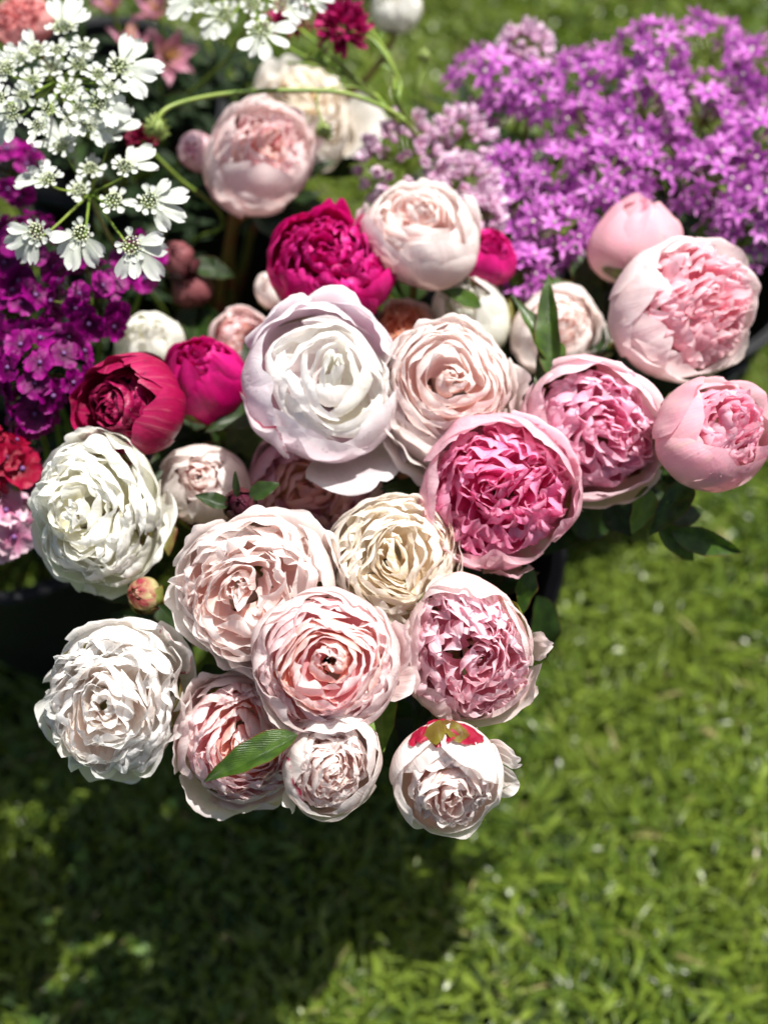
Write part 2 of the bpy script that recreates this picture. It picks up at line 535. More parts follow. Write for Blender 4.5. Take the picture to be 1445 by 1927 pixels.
def build_head(rng, root, centre, R, rot, kind, mats, squash=1.0, open_=0.0, ruf=1.0, skip=(), mid_off=(0, 0), mid_w=1.0, mid_h=1.0, mid_r=1.0,
               extra=(), dew=0, rim_lift=0.0, fleck_n=0, warp=None, rows_n=None, jit=1.0, z_guard=0.0):
    """petals of one flower head; mats: outer, inner, core, (unused), flecked"""
    K = KIND[kind]
    rows = K['guards']
    loc = np.asarray(centre) - np.asarray(root.location)
    made = []
    wa = K['warp'] if warp is None else warp
    wf = [wav(rng, 4, 1.6, 3.6) for _ in range(3)]
    wo = [wav(rng, 3, .8, 1.6) for _ in range(3)]

    def bend(P):
        x, y, z = P[..., 0], P[..., 1], P[..., 2]
        r2 = np.clip((x * x + y * y), 0, 1)
        a = wa * (1 - r2) * np.clip(z + .5, 0, 1)
        o = .085
        dx = a * wf[0](x * 1.5, y * 1.5 + z) + o * wo[0](x, y + z)
        dy = a * wf[1](x * 1.5 + z, y * 1.5) + o * wo[1](x + z, y)
        dz = a * .7 * wf[2](x * 1.5, y * 1.5) + o * wo[2](x, y)
        sx = np.clip(z + .3, 0, 1)
        return np.stack([x + dx + mid_off[0] * sx * (1 - r2), y + dy + mid_off[1] * sx * (1 - r2), z + dz], -1)

    def put(P, nu, nv, m, name='petal'):
        P = bend(P)
        me = mesh_data(name, (P * R).reshape(-1, 3), grid_quads(nu, nv), uv_grid(nu, nv), None, True, [m])
        made.append((P, nu, nv))
        return link(name, me, root, loc, rot)

    nr = len(rows)
    for ri, (n, W, rb, rt, zt, lip, rf, rd) in enumerate(rows):
        a0 = rng.uniform(0, 6.28)
        for k in range(n):
            if (ri, k) in skip:
                continue
            az = a0 + 2 * math.pi * k / n + rng.normal(0, .12)
            o = open_ * (1 - ri / nr) + rng.normal(0, .05) * jit + (.24 * jit if ri == 0 and rng.random() < .3 else 0)
            P, nu, nv = wrap_petal(rng, az, W * rng.uniform(.85, 1.18), rb * rng.uniform(.97, 1.03), rt * rng.uniform(.94, 1.06) + o * .5,
                                   zt * rng.uniform(.92, 1.08) - o * .6 + rng.normal(0, .075) * jit + rim_lift + z_guard, lip=lip + rng.normal(0, .03) + .1 * max(o, 0), ruf=rf * ruf * rng.uniform(.7, 1.5),
                                   notch=rng.uniform(.008, .028), nu=20, nv=16, round_=rd * rng.uniform(.8, 1.4), tuck=rng.uniform(.015, .04),
                                   freq=rng.uniform(2.0, 4.5), twist=rng.normal(0, .1), squash=squash, crimp=.007, cup=-.035, dent=.02)
            put(P, nu, nv, mats[4] if (fleck_n and k in (1, 2) and ri < fleck_n) else mats[0])
    NR, rd, hd, zc, th0, hw, rf, lean, nt = K['heart']
    NR = rows_n or NR
    hw *= mid_w
    rd *= mid_r
    for i in range(NR):
        f = i / (NR - 1)
        th = th0 * (1 - f) ** .85 + .10 * f
        n = max(3, int(round(2 * math.pi * rd * math.sin(th) / (2 * hw) * 1.45)))
        a0 = rng.uniform(0, 6.28)
        for k in range(n):
            t2 = max(.04, th + rng.normal(0, .05))
            rr, zz = rd * math.sin(t2), (hd * mid_h * math.cos(t2) + zc) + rng.normal(0, .025)
            W = min(1.25, hw * rng.uniform(.8, 1.25) / max(rr, .05))
            P, nu, nv = wrap_petal(rng, a0 + 2 * math.pi * k / n + rng.normal(0, .15), W, rr + lean * rng.uniform(.8, 1.2) * (.5 + .5 * (1 - f)), rr, zz,
                                   z0=zz - .44, zb=zz - .25, r0=max(rr * .62, .11), lip=rng.normal(.0, .06), ruf=rf * ruf * rng.uniform(.6, 1.4), notch=nt * rng.uniform(.3, 1.3),
                                   nu=14, nv=10, round_=rng.uniform(.25, .55), tuck=rng.uniform(.01, .04), freq=rng.uniform(1.6, 4.2), twist=rng.normal(0, .15),
                                   squash=squash, crimp=.008, dent=.02)
            u = rng.random()
            put(P, nu, nv, mats[1] if u > .15 + .6 * f else mats[2])
    for k in range(5):
        zz = hd * mid_h + zc - .09
        P, nu, nv = wrap_petal(rng, k * 1.257 + rng.normal(0, .2), 1.2, .16 + .05 * (k % 2), .07 + .06 * (k % 2), zz + .03 - .05 * (k % 2), z0=zz - .4, zb=zz - .2, r0=.1, ruf=.06, notch=.02, nu=10, nv=8, squash=squash)
        put(P, nu, nv, mats[2])
    for e in extra:
        # a petal of its own: (azimuth, half width, bulge, rim radius, rim height, lip, ruffle, material index)
        az, W, rb, rt, zt, lip, rf, mi = e[:8]
        P, nu, nv = wrap_petal(rng, az, W, rb, rt, zt, lip=lip, ruf=rf, notch=.04, nu=18, nv=16, round_=e[8] if len(e) > 8 else .3, freq=3, squash=squash)
        put(P, nu, nv, mats[mi])
    if dew:
        A = Acc()
        outer = made[:sum(r[0] for r in rows[:3])]
        for i in range(dew):
            P, nu, nv = outer[rng.integers(len(outer))] if rng.random() < .75 else made[rng.integers(len(made))]
            r_, c_ = rng.integers(int(nv * .4), nv), rng.integers(1, nu)
            f1, f2 = rng.random(), rng.random()
            p = P[r_, c_] * (1 - f1) + P[r_, c_ - 1] * f1
            p = p * (1 - f2) + (P[r_ - 1, c_] * (1 - f1) + P[r_ - 1, c_ - 1] * f1) * f2
            nrm = np.cross(P[r_, c_] - P[r_, c_ - 1], P[r_, c_] - P[r_ - 1, c_])
            nrm /= np.linalg.norm(nrm) + 1e-9
            if np.dot(nrm, p) < 0:
                nrm = -nrm
            F = frame_from_axis(nrm)
            rr = rng.choice([.0005, .0007, .001, .0015], p=[.4, .35, .2, .05])
            A.add((DROP_V * rr) @ F.T + p * R + nrm * rr * .25, DROP_Q, None, DROP_T)
        o = link('dew_drops', A.mesh('dew_drops', [M['dew']]), root, loc, rot)
        o['kind'] = 'stuff'
    return made


# ------------------------------------------------------------------ materials in use
M = {
    'dew': dew_mat(),
    'stem': plain_mat('stem_green', hexlin('5f7a2a'), 0.45, hexlin('7d8f3a'), 40, transl=.05),
    'stem_red': plain_mat('stem_olive_red', hexlin('6f6a2e'), 0.4, hexlin('8a4a34'), 30),
    'leaf': leaf_mat('peony_leaf', hexlin('223610'), hexlin('44601c'), hexlin('6a2a20')),
    'leaf_dark': leaf_mat('peony_leaf_dark', hexlin('182810'), hexlin('2a4014'), hexlin('4a2018'), rough=.38),
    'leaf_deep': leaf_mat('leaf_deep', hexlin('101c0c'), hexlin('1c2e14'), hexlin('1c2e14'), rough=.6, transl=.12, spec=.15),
    'leaf_light': leaf_mat('peony_leaf_light', hexlin('4a6a28'), hexlin('75903e'), hexlin('8a4030')),
    'leaf_grey': leaf_mat('peony_leaf_grey', hexlin('56664a'), hexlin('6f7f56'), hexlin('7a5038'), rough=.5),
    'sepal': leaf_mat('sepal_green_red', hexlin('5c2a2c'), hexlin('6f7a34'), hexlin('9a1a3a'), rough=.35, transl=.15),
    'sepal_gold': leaf_mat('sepal_gold', hexlin('4c2c0e'), hexlin('6a6218'), hexlin('90082c'), rough=.35, transl=.15),
    'sepal_red': leaf_mat('sepal_crimson', hexlin('7c0426'), hexlin('94082e'), hexlin('9a0a36'), rough=.35, transl=.15),
    'sepal_dark': leaf_mat('sepal_dark', hexlin('2a1218'), hexlin('4a2026'), hexlin('6a2030'), rough=.35, transl=.1),
    'black': plain_mat('black_plastic', (.006, .0065, .008), 0.6, (.009, .010, .012), 25, bump=.05, spec=.25),
    'steel': plain_mat('galvanised_wire', (.45, .47, .5), 0.35, (.3, .32, .35), 80, metal=.8),
    'grip': plain_mat('grey_plastic', (.3, .33, .36), .5),
}


def pset(name, outer, inner, core, n_outer=2, fleck=None, transl=.54, **kw):
    o = petal_mat(name + '_outer', *[hexlin(c) for c in outer], transl=transl, **kw)
    i = petal_mat(name + '_inner', *[hexlin(c) for c in inner], transl=transl, **kw)
    c = petal_mat(name + '_core', *[hexlin(c) for c in core], transl=transl, **kw)
    f = petal_mat(name + '_fleck', *[hexlin(c) for c in outer], transl=transl, fleck=hexlin(fleck or 'b0104c'), **kw)
    return [o, i, c, n_outer, f]


PS = {
    'pink': pset('pink', ('f8ccd4', 'fadae0', 'fae4ea'), ('fcaacc', 'fdc4da', 'fddaea'), ('fc9cc4', 'fdb8d4', 'fdd4e6'), 2),
    'warm_pink': pset('warm_pink', ('f9e8d8', 'fae8e8', 'fbf0f0'), ('fcb6c4', 'fdced8', 'fde2e8'), ('fcaaba', 'fdc4d0', 'fddae2'), 2),
    'hot': pset('hot', ('f4b4ce', 'f7cad8', 'f9dae2'), ('f26cac', 'f792c2', 'fabcd8'), ('ef60a4', 'f584ba', 'f9aed0'), 2),
    'soft': pset('soft', ('fad8d4', 'fae4e0', 'fbeeec'), ('fcbcd0', 'fdd4de', 'fde6ee'), ('fdb4c6', 'fdccd8', 'fde2ea'), 2),
    'bud_pink': pset('bud_pink', ('f2ecc8', 'f8d8dc', 'f8ccd8'), ('f7b0c4', 'fac4d4', 'fbd6e2'), ('f79cb8', 'fab4cc', 'fbccdc'), 3),
    'blush': pset('blush', ('fae2dc', 'fbeeea', 'fbf6f3'), ('fcdcd8', 'fceeea', 'fcf7f5'), ('fdd4ca', 'fce6e0', 'fcf4f1'), 2),
    'blush_pink': pset('blush_pink', ('fad4d2', 'fae4e3', 'fbf0ee'), ('fcb4bc', 'fcd2d6', 'fceeee'), ('fdb49c', 'fcd0c4', 'fcecea'), 1),
    'lilac_white': pset('lilac_white', ('f4d8e6', 'f8eaf1', 'faf5f8'), ('faeef0', 'fcf9f7', 'fcfcfa'), ('fbf9ea', 'fcfbf5', 'fcfcfa'), 2),
    'cream': pset('cream', ('fcf0e0', 'fcf4ea', 'fcf9f4'), ('fcf0de', 'fdf5ea', 'fdfaf4'), ('fde8c6', 'fdf2de', 'fdf8ee'), 2),
    'white': pset('white', ('f6f5d8', 'fafaf0', 'fbfbf7'), ('faf8e4', 'fcfbf4', 'fcfcfa'), ('fbf6d6', 'fcfaee', 'fcfcf8'), 2),
    'cool_white': pset('cool_white', ('faecde', 'fbf7f3', 'fbfbfa'), ('fcf2e8', 'fcf9f6', 'fcfcfb'), ('fce6d8', 'fcf4ee', 'fcfbf9'), 2),
    'magenta': pset('magenta', ('b00058', 'cc0670', 'd82084'), ('b0005c', 'd0087a', 'de3494'), ('a00050', 'c4066c', 'd82a8c'), 2, transl=.36),
    'crimson': pset('crimson', ('780430', '980842', 'a81c54'), ('780432', '960a48', 'a8205a'), ('560426', '82083c', '9a184e'), 2, streak=hexlin('d88a94'), transl=.24),
    'peach': pset('peach', ('f8d0c4', 'fadcd4', 'fae6e2'), ('fcac8c', 'fdc4a8', 'fdd8c4'), ('fca480', 'fdbc94', 'fdd0b0'), 1),
    'mauve': pset('mauve', ('f4bcc8', 'f6cad2', 'f8d6de'), ('f4b0c6', 'f6c2d2', 'f8d2de'), ('f6d09c', 'f6c4b0', 'f8ccca'), 1),
    'salmon': pset('salmon', ('ec9c9c', 'f0aeac', 'f4c0bc'), ('e88c90', 'eea2a2', 'f2b6b4'), ('e47c84', 'ea9696', 'f0aeac'), 1),
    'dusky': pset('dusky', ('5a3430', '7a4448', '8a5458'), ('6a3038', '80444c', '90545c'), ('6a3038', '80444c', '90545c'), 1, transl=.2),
    'plum': pset('plum', ('30101c', '3a1424', '4a1c2c'), ('30101c', '3a1424', '4a1c2c'), ('30101c', '3a1424', '4a1c2c'), 1, transl=.1),
    'faded': pset('faded', ('d8c09a', 'ece0cc', 'efe8dc'), ('d8b888', 'ecdcc0', 'f0e6d6'), ('cfa070', 'e4cca8', 'ecdcc4'), 1),
    'bud_green': pset('bud_green', ('7a8a30', 'd8cc98', 'b84858'), ('d8c088', 'e4c8a0', 'e8c0b0'), ('d8c088', 'e4c8a0', 'e8c0b0'), 1),
}

# ------------------------------------------------------------------ setting: ground and lawn
def build_ground():
    m = new_mat('lawn_soil')
    b = NT(m)
    obj = b.n('ShaderNodeTexCoord').outputs['Object']
    n1 = b.n('ShaderNodeTexNoise', {'Vector': obj, 'Scale': 3.0, 'Detail': 6.0}).outputs[0]
    n2 = b.n('ShaderNodeTexNoise', {'Vector': obj, 'Scale': 90.0, 'Detail': 6.0, 'Roughness': .7}).outputs[0]
    c = b.mix(b.maprange(n2, .35, .65), (.012, .018, .005), (.03, .055, .010))
    c = b.mix(b.math('MULTIPLY', b.maprange(n1, .4, .6), .4), c, (.04, .075, .012))
    bn = b.n('ShaderNodeBump', {'Strength': .8, 'Distance': .01, 'Height': n2}).outputs[0]
    p = b.n('ShaderNodeBsdfPrincipled', {'Base Color': c, 'Roughness': .9, 'Normal': bn})
    b.n('ShaderNodeOutputMaterial', {0: p.outputs[0]})
    S, n = 90.0, 60
    g = np.linspace(-1, 1, n + 1)
    g = np.sign(g) * np.abs(g) ** 3 * S
    X, Y = np.meshgrid(g, g + 1.0)
    Z = .004 * np.sin(X * 7) * np.cos(Y * 5) - .004
    me = mesh_data('ground', np.stack([X.ravel(), Y.ravel(), Z.ravel()], 1), grid_quads(n, n), None, None, True, [m])
    o = link('ground', me)
    o['kind'] = 'structure'


def build_lawn():
    rng = np.random.default_rng(11)
    m = new_mat('grass_blades')
    b = NT(m)
    uv = b.n('ShaderNodeTexCoord').outputs['UV']
    sep = b.n('ShaderNodeSeparateXYZ', {0: uv})
    obj = b.n('ShaderNodeTexCoord').outputs['Object']
    no = b.n('ShaderNodeTexNoise', {'Vector': obj, 'Scale': 5.0, 'Detail': 4.0}).outputs[0]
    c = b.mix(sep.outputs[0], (.016, .052, .007), (.215, .295, .036))
    c = b.mix(b.math('MULTIPLY', b.maprange(no, .42, .62), .5), c, (.165, .22, .030))
    c = b.mix(b.maprange(sep.outputs[0], .95, .98), c, (.34, .30, .13))
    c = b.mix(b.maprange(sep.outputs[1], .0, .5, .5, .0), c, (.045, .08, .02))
    p = b.n('ShaderNodeBsdfPrincipled', {'Base Color': c, 'Roughness': .34})
    p.inputs['Specular IOR Level'].default_value = .5
    tr = b.n('ShaderNodeBsdfTranslucent', {'Color': b.mix(1.0, c, (1.5, 1.5, .6), 'MULTIPLY')})
    mx = b.n('ShaderNodeMixShader', {0: .35, 1: p.outputs[0], 2: tr.outputs[0]})
    b.n('ShaderNodeOutputMaterial', {0: mx.outputs[0]})

    cl = wav(rng, 9, 6, 40)
    cl2 = wav(rng, 7, 3, 14)

    def blades(N, x0, x1, y0, y1, wide=1.0):
        x, y = rng.uniform(x0, x1, N), rng.uniform(y0, y1, N)
        keep = rng.random(N) < .82 + .4 * cl(x, y)
        x, y = x[keep], y[keep]
        N = len(x)
        L = rng.uniform(.022, .068, N) * (1 + .45 * cl2(x, y))
        w = rng.choice([.0013, .0019, .0027, .0042], N, p=[.4, .3, .2, .1]) * rng.uniform(.8, 1.2, N) * wide
        az = cl2(x * .8 + 5, y) * 4 + rng.normal(0, 1.4, N)
        lean = np.clip(rng.normal(.95, .35, N), .1, 1.45)
        curl = rng.uniform(.1, .9, N)
        hx, hy = np.cos(az), np.sin(az)
        sx, sy = -hy, hx
        tw = rng.uniform(-.6, .6, N)
        V = np.zeros((N, 7, 3))
        pos = np.stack([x, y, np.full(N, -.004)], 1)
        a = lean * .4
        for k, (f, wf) in enumerate(((0, .8), (.4, 1.0), (.75, .7), (1.0, 0))):
            if k:
                st = L * (.4, .35, .25)[k - 1]
                pos = pos + np.stack([hx * np.sin(a) * st, hy * np.sin(a) * st, np.cos(a) * st], 1)
                a = a + curl * .55 + lean * .3
            sz = np.sin(tw) * w * wf
            side = np.stack([sx * w * wf * np.cos(tw), sy * w * wf * np.cos(tw), sz], 1)
            if k < 3:
                V[:, 2 * k] = pos - side
                V[:, 2 * k + 1] = pos + side
            else:
                V[:, 6] = pos
        i = (np.arange(N) * 7)[:, None]
        q = np.concatenate([i + np.array([0, 1, 3, 2]), i + np.array([2, 3, 5, 4])])
        t = i + np.array([4, 5, 6])
        hue = np.clip(rng.beta(2, 2.2, N) + .12 * cl2(x, y), 0, .93)
        hue[rng.random(N) < .018] = 1.0
        uvs = np.zeros((N, 7, 2))
        uvs[:, :, 0] = hue[:, None]
        uvs[:, :, 1] = np.array([0, 0, .4, .4, .75, .75, 1])
        return V.reshape(-1, 3), q, uvs.reshape(-1, 2), t
    A = Acc()
    for args in ((115000, -.95, .95, .05, 1.9, 1.0), (50000, -1.5, 1.5, 1.9, 3.4, 1.3), (16000, -2.6, 2.6, -1.2, .05, 1.5),
                 (9000, -2.4, -.95, .05, 1.9, 1.5), (9000, .95, 2.4, .05, 1.9, 1.5), (26000, -4, 4, 3.4, 7.5, 2.4), (9000, -4, -1.5, 1.9, 3.4, 1.8), (9000, 1.5, 4, 1.9, 3.4, 1.8), (7000, -4, -2.4, -1.2, 1.9, 1.8), (7000, 2.4, 4, -1.2, 1.9, 1.8)):
        v, q, uv_, t = blades(*args)
        A.add(v, q, uv_, t)
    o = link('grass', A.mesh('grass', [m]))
    o['kind'] = 'stuff'
    # small clover and daisy leaves low in the turf
    m2 = plain_mat('clover_leaf', (.05, .12, .015), .6, (.11, .20, .03), 120, transl=.3)
    B = Acc()
    N = 5200
    X, Y = rng.uniform(-.95, .95, N), rng.uniform(.05, 3.2, N)
    k = cl2(X + 9, Y) > .05
    base = np.array([(0, 0, 0), (.35, .45, .12), (0, 1, .05), (-.35, .45, .12)])
    for x, y in zip(X[k], Y[k]):
        z, s = rng.uniform(.008, .032), rng.uniform(.005, .011)
        a0 = rng.uniform(0, 6.28)
        tl = rng.normal(0, .35, 2)
        for j in range(3):
            a = a0 + j * 2.09
            c, s_ = math.cos(a), math.sin(a)
            v = base * s
            vx, vy = v[:, 0] * c * 1.3 - v[:, 1] * s_, v[:, 0] * s_ * 1.3 + v[:, 1] * c
            B.add(np.stack([x + vx, y + vy, z + v[:, 2] + vx * tl[0] + vy * tl[1]], 1), [(0, 1, 2, 3)])
    o = link('clover_leaves', B.mesh('clover_leaves', [m2]))
    o['kind'] = 'stuff'


# ------------------------------------------------------------------ buckets
BUCKETS = {}


def bucket(key, px, py, rim_r, h, label, handle=0.0):
    """a tapering black plastic bucket whose rim centre is seen at (px, py)"""
    c = at_z(px, py, h)
    c[2] = 0
    root = thing('flower_bucket', label, 'bucket', c, 'black plastic buckets holding the flowers')
    n = 48
    rb = rim_r * .74
    prof = [(0.0, .012), (rb - .004, .012), (rb + .3 * (rim_r - rb) - .004, h * .33), (rim_r - .005, h - .002), (rim_r - .004, h), (rim_r, h), (rim_r + .001, h - .012),
            (rb + .33 * (rim_r - rb), h * .33), (rb, .006), (rb - .004, .002), (0.0, .002)]
    V = []
    for r, z in prof:
        th = np.arange(n) * 2 * math.pi / n
        V.append(np.stack([np.cos(th) * max(r, .0005), np.sin(th) * max(r, .0005), np.full(n, z)], 1))
    q = []
    for i in range(len(prof) - 1):
        for j in range(n):
            q.append((i * n + j, i * n + (j + 1) % n, (i + 1) * n + (j + 1) % n, (i + 1) * n + j))
    link('wall', mesh_data('bucket_wall', np.concatenate(V), q, None, None, True, [M['black']]), root)
    th = np.linspace(0, 2 * math.pi, 49)
    v, qq, uv = tube(np.stack([np.cos(th) * (rim_r + .004), np.sin(th) * (rim_r + .004), np.full(49, h - .004)], 1), .0055, 8)
    link('rim', mesh_data('bucket_rim', v, qq, uv, None, True, [M['black']]), root)
    # two ear lugs and the wire handle hanging down against the wall
    for s in (-1, 1):
        e = Acc()
        a = handle + (0 if s > 0 else math.pi)
        F = np.array([[math.cos(a), -math.sin(a), 0], [math.sin(a), math.cos(a), 0], [0, 0, 1]])
        bx = np.array([(x, y, z) for x in (0, .010) for y in (-.014, .014) for z in (-.02, .012)]) + [rim_r + .002, 0, h - .03]
        e.add(bx @ F.T, [(0, 1, 3, 2), (4, 6, 7, 5), (0, 4, 5, 1), (2, 3, 7, 6), (1, 5, 7, 3), (0, 2, 6, 4)])
        link('handle_lug', e.mesh('handle_lug', [M['black']], False), root)
    P = []
    for t in np.linspace(0, math.pi, 25):
        a = handle + t
        drop = math.sin(t) ** .8 * .10
        P.append((math.cos(a) * (rim_r + .012 + .006 * math.sin(t)), math.sin(a) * (rim_r + .012 + .006 * math.sin(t)), h - .028 - drop))
    v, qq, uv = tube(P, .0022, 6)
    hd = link('handle', mesh_data('bucket_handle', v, qq, uv, None, True, [M['steel']]), root)
    v, qq, uv = tube(P[10:15], .007, 8)
    link('grip', mesh_data('handle_grip', v, qq, uv, None, True, [M['grip']]), hd)
    BUCKETS[key] = (c, rim_r, h)
    return root


def foot_in(key, rng, k=.6):
    c, r, h = BUCKETS[key]
    a, d = rng.uniform(0, 6.28), r * .7 * k * math.sqrt(rng.random())
    return np.array([c[0] + d * math.cos(a), c[1] + d * math.sin(a), .018])


def stem_path(key, foot, end, axis, n=18, back=.12):
    """from the bucket floor, over the rim on the flower's side, to the flower's base"""
    c, r, h = BUCKETS[key]
    to = end[:2] - c[:2]
    d = np.linalg.norm(to) + 1e-6
    over = np.array([*(c[:2] + to / d * min(d, r * .62)), h + .01])
    p1 = bez(foot, foot + [0, 0, .12], over - [*(to / d * .02), .10], over, n // 2)
    p2 = bez(over, over + [*(to * .12), .09], end - np.asarray(axis) * back, end, n)
    return np.concatenate([p1, p2[1:]])


def leaf_between(root, p0, p1, w, rng, mat='leaf', up=None, fold=.4, droop=.3, parent=None, wave=.07, curl=0.0):
    p0, p1 = np.asarray(p0, float), np.asarray(p1, float)
    y = p1 - p0
    L = np.linalg.norm(y)
    y /= L
    up = np.asarray(view_vec((0, 0, 1)) if up is None else up, float)
    z = up - y * np.dot(up, y)
    z /= np.linalg.norm(z) + 1e-9
    x = np.cross(y, z)
    P, nu, nv = leaf_grid(rng, L, w, fold, droop, wave, curl=curl)
    me = pts_mesh('leaf', P, nu, nv, [M[mat]])
    base = np.asarray(root.location)
    return link('leaf', me, root, p0 - base, np.stack([x, y, z], 1))


def px_leaf(root, a, b, wpx, rng, mat='leaf', up=(0, 0, 1), **kw):
    """a leaf between two picture points (px, py, z); its width in photo pixels"""
    p0, p1 = at_z(*a), at_z(*b)
    return leaf_between(root, p0, p1, wpx * depth(p0) / FPX, rng, mat, view_vec(up), **kw)


def stem_leaves(root, path, rng, n=2, size=.075, mat='leaf_dark', lo=.62, hi=.92):
    """compound peony leaves of three leaflets along the upper stem"""
    m = len(path)
    for k in range(n):
        i = int(m * rng.uniform(lo, hi))
        p = path[min(i, m - 2)]
        t = path[min(i + 1, m - 1)] - path[i - 1]
        t /= np.linalg.norm(t)
        out = rng.normal(0, 1, 3)
        out -= t * np.dot(out, t)
        out[2] = abs(out[2]) * .2
        out /= np.linalg.norm(out)
        d = out * .8 + t * .5
        d /= np.linalg.norm(d)
        q = p + d * size * .35
        v, qq, uv = tube([p, p + d * size * .2, q], .0012, 5)
        link('leaf_stalk', mesh_data('leaf_stalk', v - np.asarray(root.location), qq, uv, None, True, [M['stem_red']]), root)
        side = np.cross(t, d)
        for s in (-1, 0, 1):
            e = d + side * s * .75 + rng.normal(0, .08, 3)
            e /= np.linalg.norm(e)
            ln = size * rng.uniform(.8, 1.15) * (1.1 if s == 0 else .9)
            leaf_between(root, q, q + e * ln, ln * .36, rng, mat, np.cross(side, d) * -1 if rng.random() < .0 else np.array([0, -.3, 1.0]) + rng.normal(0, .25, 3), fold=.35, droop=.5)


def sepals(root, centre, R, rot, rng, n=3, mat='sepal', top=-.1, size=.9, W=.55, rb=1.03):
    loc = np.asarray(centre) - np.asarray(root.location)
    for k in range(n):
        P, nu, nv = wrap_petal(rng, k * 6.283 / n + rng.normal(0, .2), W * rng.uniform(.8, 1.2), rb, rb * (.95 if top < .2 else .55), top + rng.normal(0, .08), lip=.05, ruf=.03, notch=.0, nu=8, nv=8, round_=.5, cup=.0, crimp=0.0)
        link('sepal', mesh_data('sepal', (P * R * size).reshape(-1, 3) + (np.array([0, 0, 0])), grid_quads(nu, nv), uv_grid(nu, nv), None, True, [M[mat]]), root, loc, rot)


BYNAME = {}


def peony(key, px, py, r, z, axis, kind, pal, label, bk='A', stem=.0035, leaves=2, sep=('sepal', 3), seed=None, stem_mat='stem_red', name='peony', group=None, leaf_lo=.62, **kw):
    seed = sum(ord(ch) * (i + 3) for i, ch in enumerate(key)) if seed is None else seed
    rng = np.random.default_rng(seed)
    c = at_z(px, py, z)
    R = r * depth(c) / FPX
    ax = view_vec(axis)
    foot = foot_in(bk, rng)
    root = thing(name, label, 'flower' if name == 'peony' else 'flower bud', foot, group)
    rot = frame_from_axis(ax, 0.0)
    build_head(rng, root, c, R, rot, kind, PS[pal], **kw)
    end = c - ax * R * .80
    path = stem_path(bk, foot, end, ax)
    v, q, uv = tube(path - foot, np.linspace(stem * 1.15, stem, len(path)), 8)
    link('stem', mesh_data('stem', v, q, uv, None, True, [M[stem_mat]]), root)
    if sep:
        sepals(root, c, R, rot, rng, sep[1], sep[0], *sep[2:])
    if leaves:
        stem_leaves(root, path, rng, leaves, lo=leaf_lo)
    BYNAME[key] = (root, c, R, rot, path, rng)
    return root

build_ground()
build_lawn()
bucket('A', 745, 1015, .155, .33, 'wide black bucket in the middle under most of the peonies', 1.4)
bucket('B', 5, 880, .14, .33, 'black bucket at the left under the magenta dianthus')
bucket('D', 335, 505, .125, .33, 'black bucket under the white lace flowers and the back pink peony')
bucket('F', 190, 200, .14, .33, 'black bucket in the upper left corner crowded with lilies and leaves', 1.2)
bucket('C', 960, 430, .125, .30, 'black bucket behind the peonies holding pale pink alliums', 1.0)
bucket('E', 1268, 495, .13, .30, 'black bucket at the right holding purple alliums', 2.0)

# ------------------------------------------------------------------ peonies
peony('P12', 945, 925, 142, .64, (.04, -.02, 1), 'bomb', 'hot', 'open bowl peony with hot pink ruffled centre and pale rim', dew=90, open_=-.05, mid_w=.85, mid_r=.92, mid_off=(-.08, .10),
      extra=[(-1.55, .3, 1.02, 1.06, .2, .08, .05, 0), (.7, .6, 1.03, 1.05, .3, .1, .05, 0)])
peony('P10', 1118, 812, 130, .63, (.12, -.05, 1), 'bomb', 'pink', 'pink peony with smooth guard petals between the hot pink one and the half-open right bud', dew=50, mid_w=.9, mid_r=.92, mid_off=(.10, .08),
      extra=[(2.9, .55, 1.03, 1.1, .3, .1, .04, 0), (-2.4, .55, 1.03, 1.06, .3, .06, .04, 0), (1.3, .6, 1.02, 1.02, .45, .05, .05, 0)])
peony('P9', 1290, 582, 128, .645, (.42, .12, .9), 'bomb', 'warm_pink', 'large pink peony with white outer petals at left and coral pink crumpled centre', dew=90, mid_w=.8, mid_off=(.12, .04), mid_h=1.1, mid_r=.95,
      extra=[(2.9, .6, 1.02, .80, .55, .0, .04, 0), (2.1, .5, 1.02, .84, .6, .0, .04, 0), (-1.4, .5, 1.02, 1.05, .2, .06, .05, 0)])
peony('P11', 1345, 812, 108, .66, (.42, .34, .84), 'cup', 'bud_pink', 'half-open pink peony cup at the right edge with creamy base', dew=120, mid_w=.8, stem_mat='stem')
peony('P8', 1195, 450, 90, .60, (.05, .75, .66), 'bud', 'bud_pink', 'smooth closed pink peony bud standing before the purple alliums', dew=50)
peony('P13', 605, 715, 138, .655, (.22, .22, .95), 'globe', 'lilac_white', 'big white peony in a shell of pale lilac petals, crimson fleck at its lower left', dew=200, ruf=1.0, mid_h=1.0,
      extra=[(-1.0, .62, 1.06, 1.62, -.10, .10, .04, 0), (1.2, .6, 1.03, .98, .62, .05, .06, 0), (2.2, .5, 1.03, 1.0, .5, .08, .06, 0), (-2.4, .5, 1.04, 1.0, .35, .14, .08, 4)])
peony('P14', 838, 738, 124, .64, (.15, .2, .96), 'rose', 'blush', 'translucent pale blush peony between the lilac white and hot pink ones', dew=140, mid_w=1.35, ruf=.9, rows_n=9,
      extra=[(-2.2, .45, 1.04, 1.05, .25, .22, .08, 0), (-1.9, .55, 1.05, 1.3, -.05, .15, .08, 0), (.1, .4, 1.02, 1.12, .1, .12, .1, 0)])
peony('P22', 487, 1112, 142, .635, (-.12, .05, 1), 'rose', 'blush', 'large double blush peony with wavy folded petals above the leaf', dew=50, ruf=1.3, open_=.06, squash=1.0,
      extra=[(-2.5, .5, 1.04, 1.16, .0, .1, .08, 0), (-2.0, .5, 1.02, 1.1, .05, .1, .08, 0), (.55, .45, 1.02, 1.14, .15, .1, .06, 0), (2.7, .45, 1.02, 1.1, .2, .1, .07, 0)])
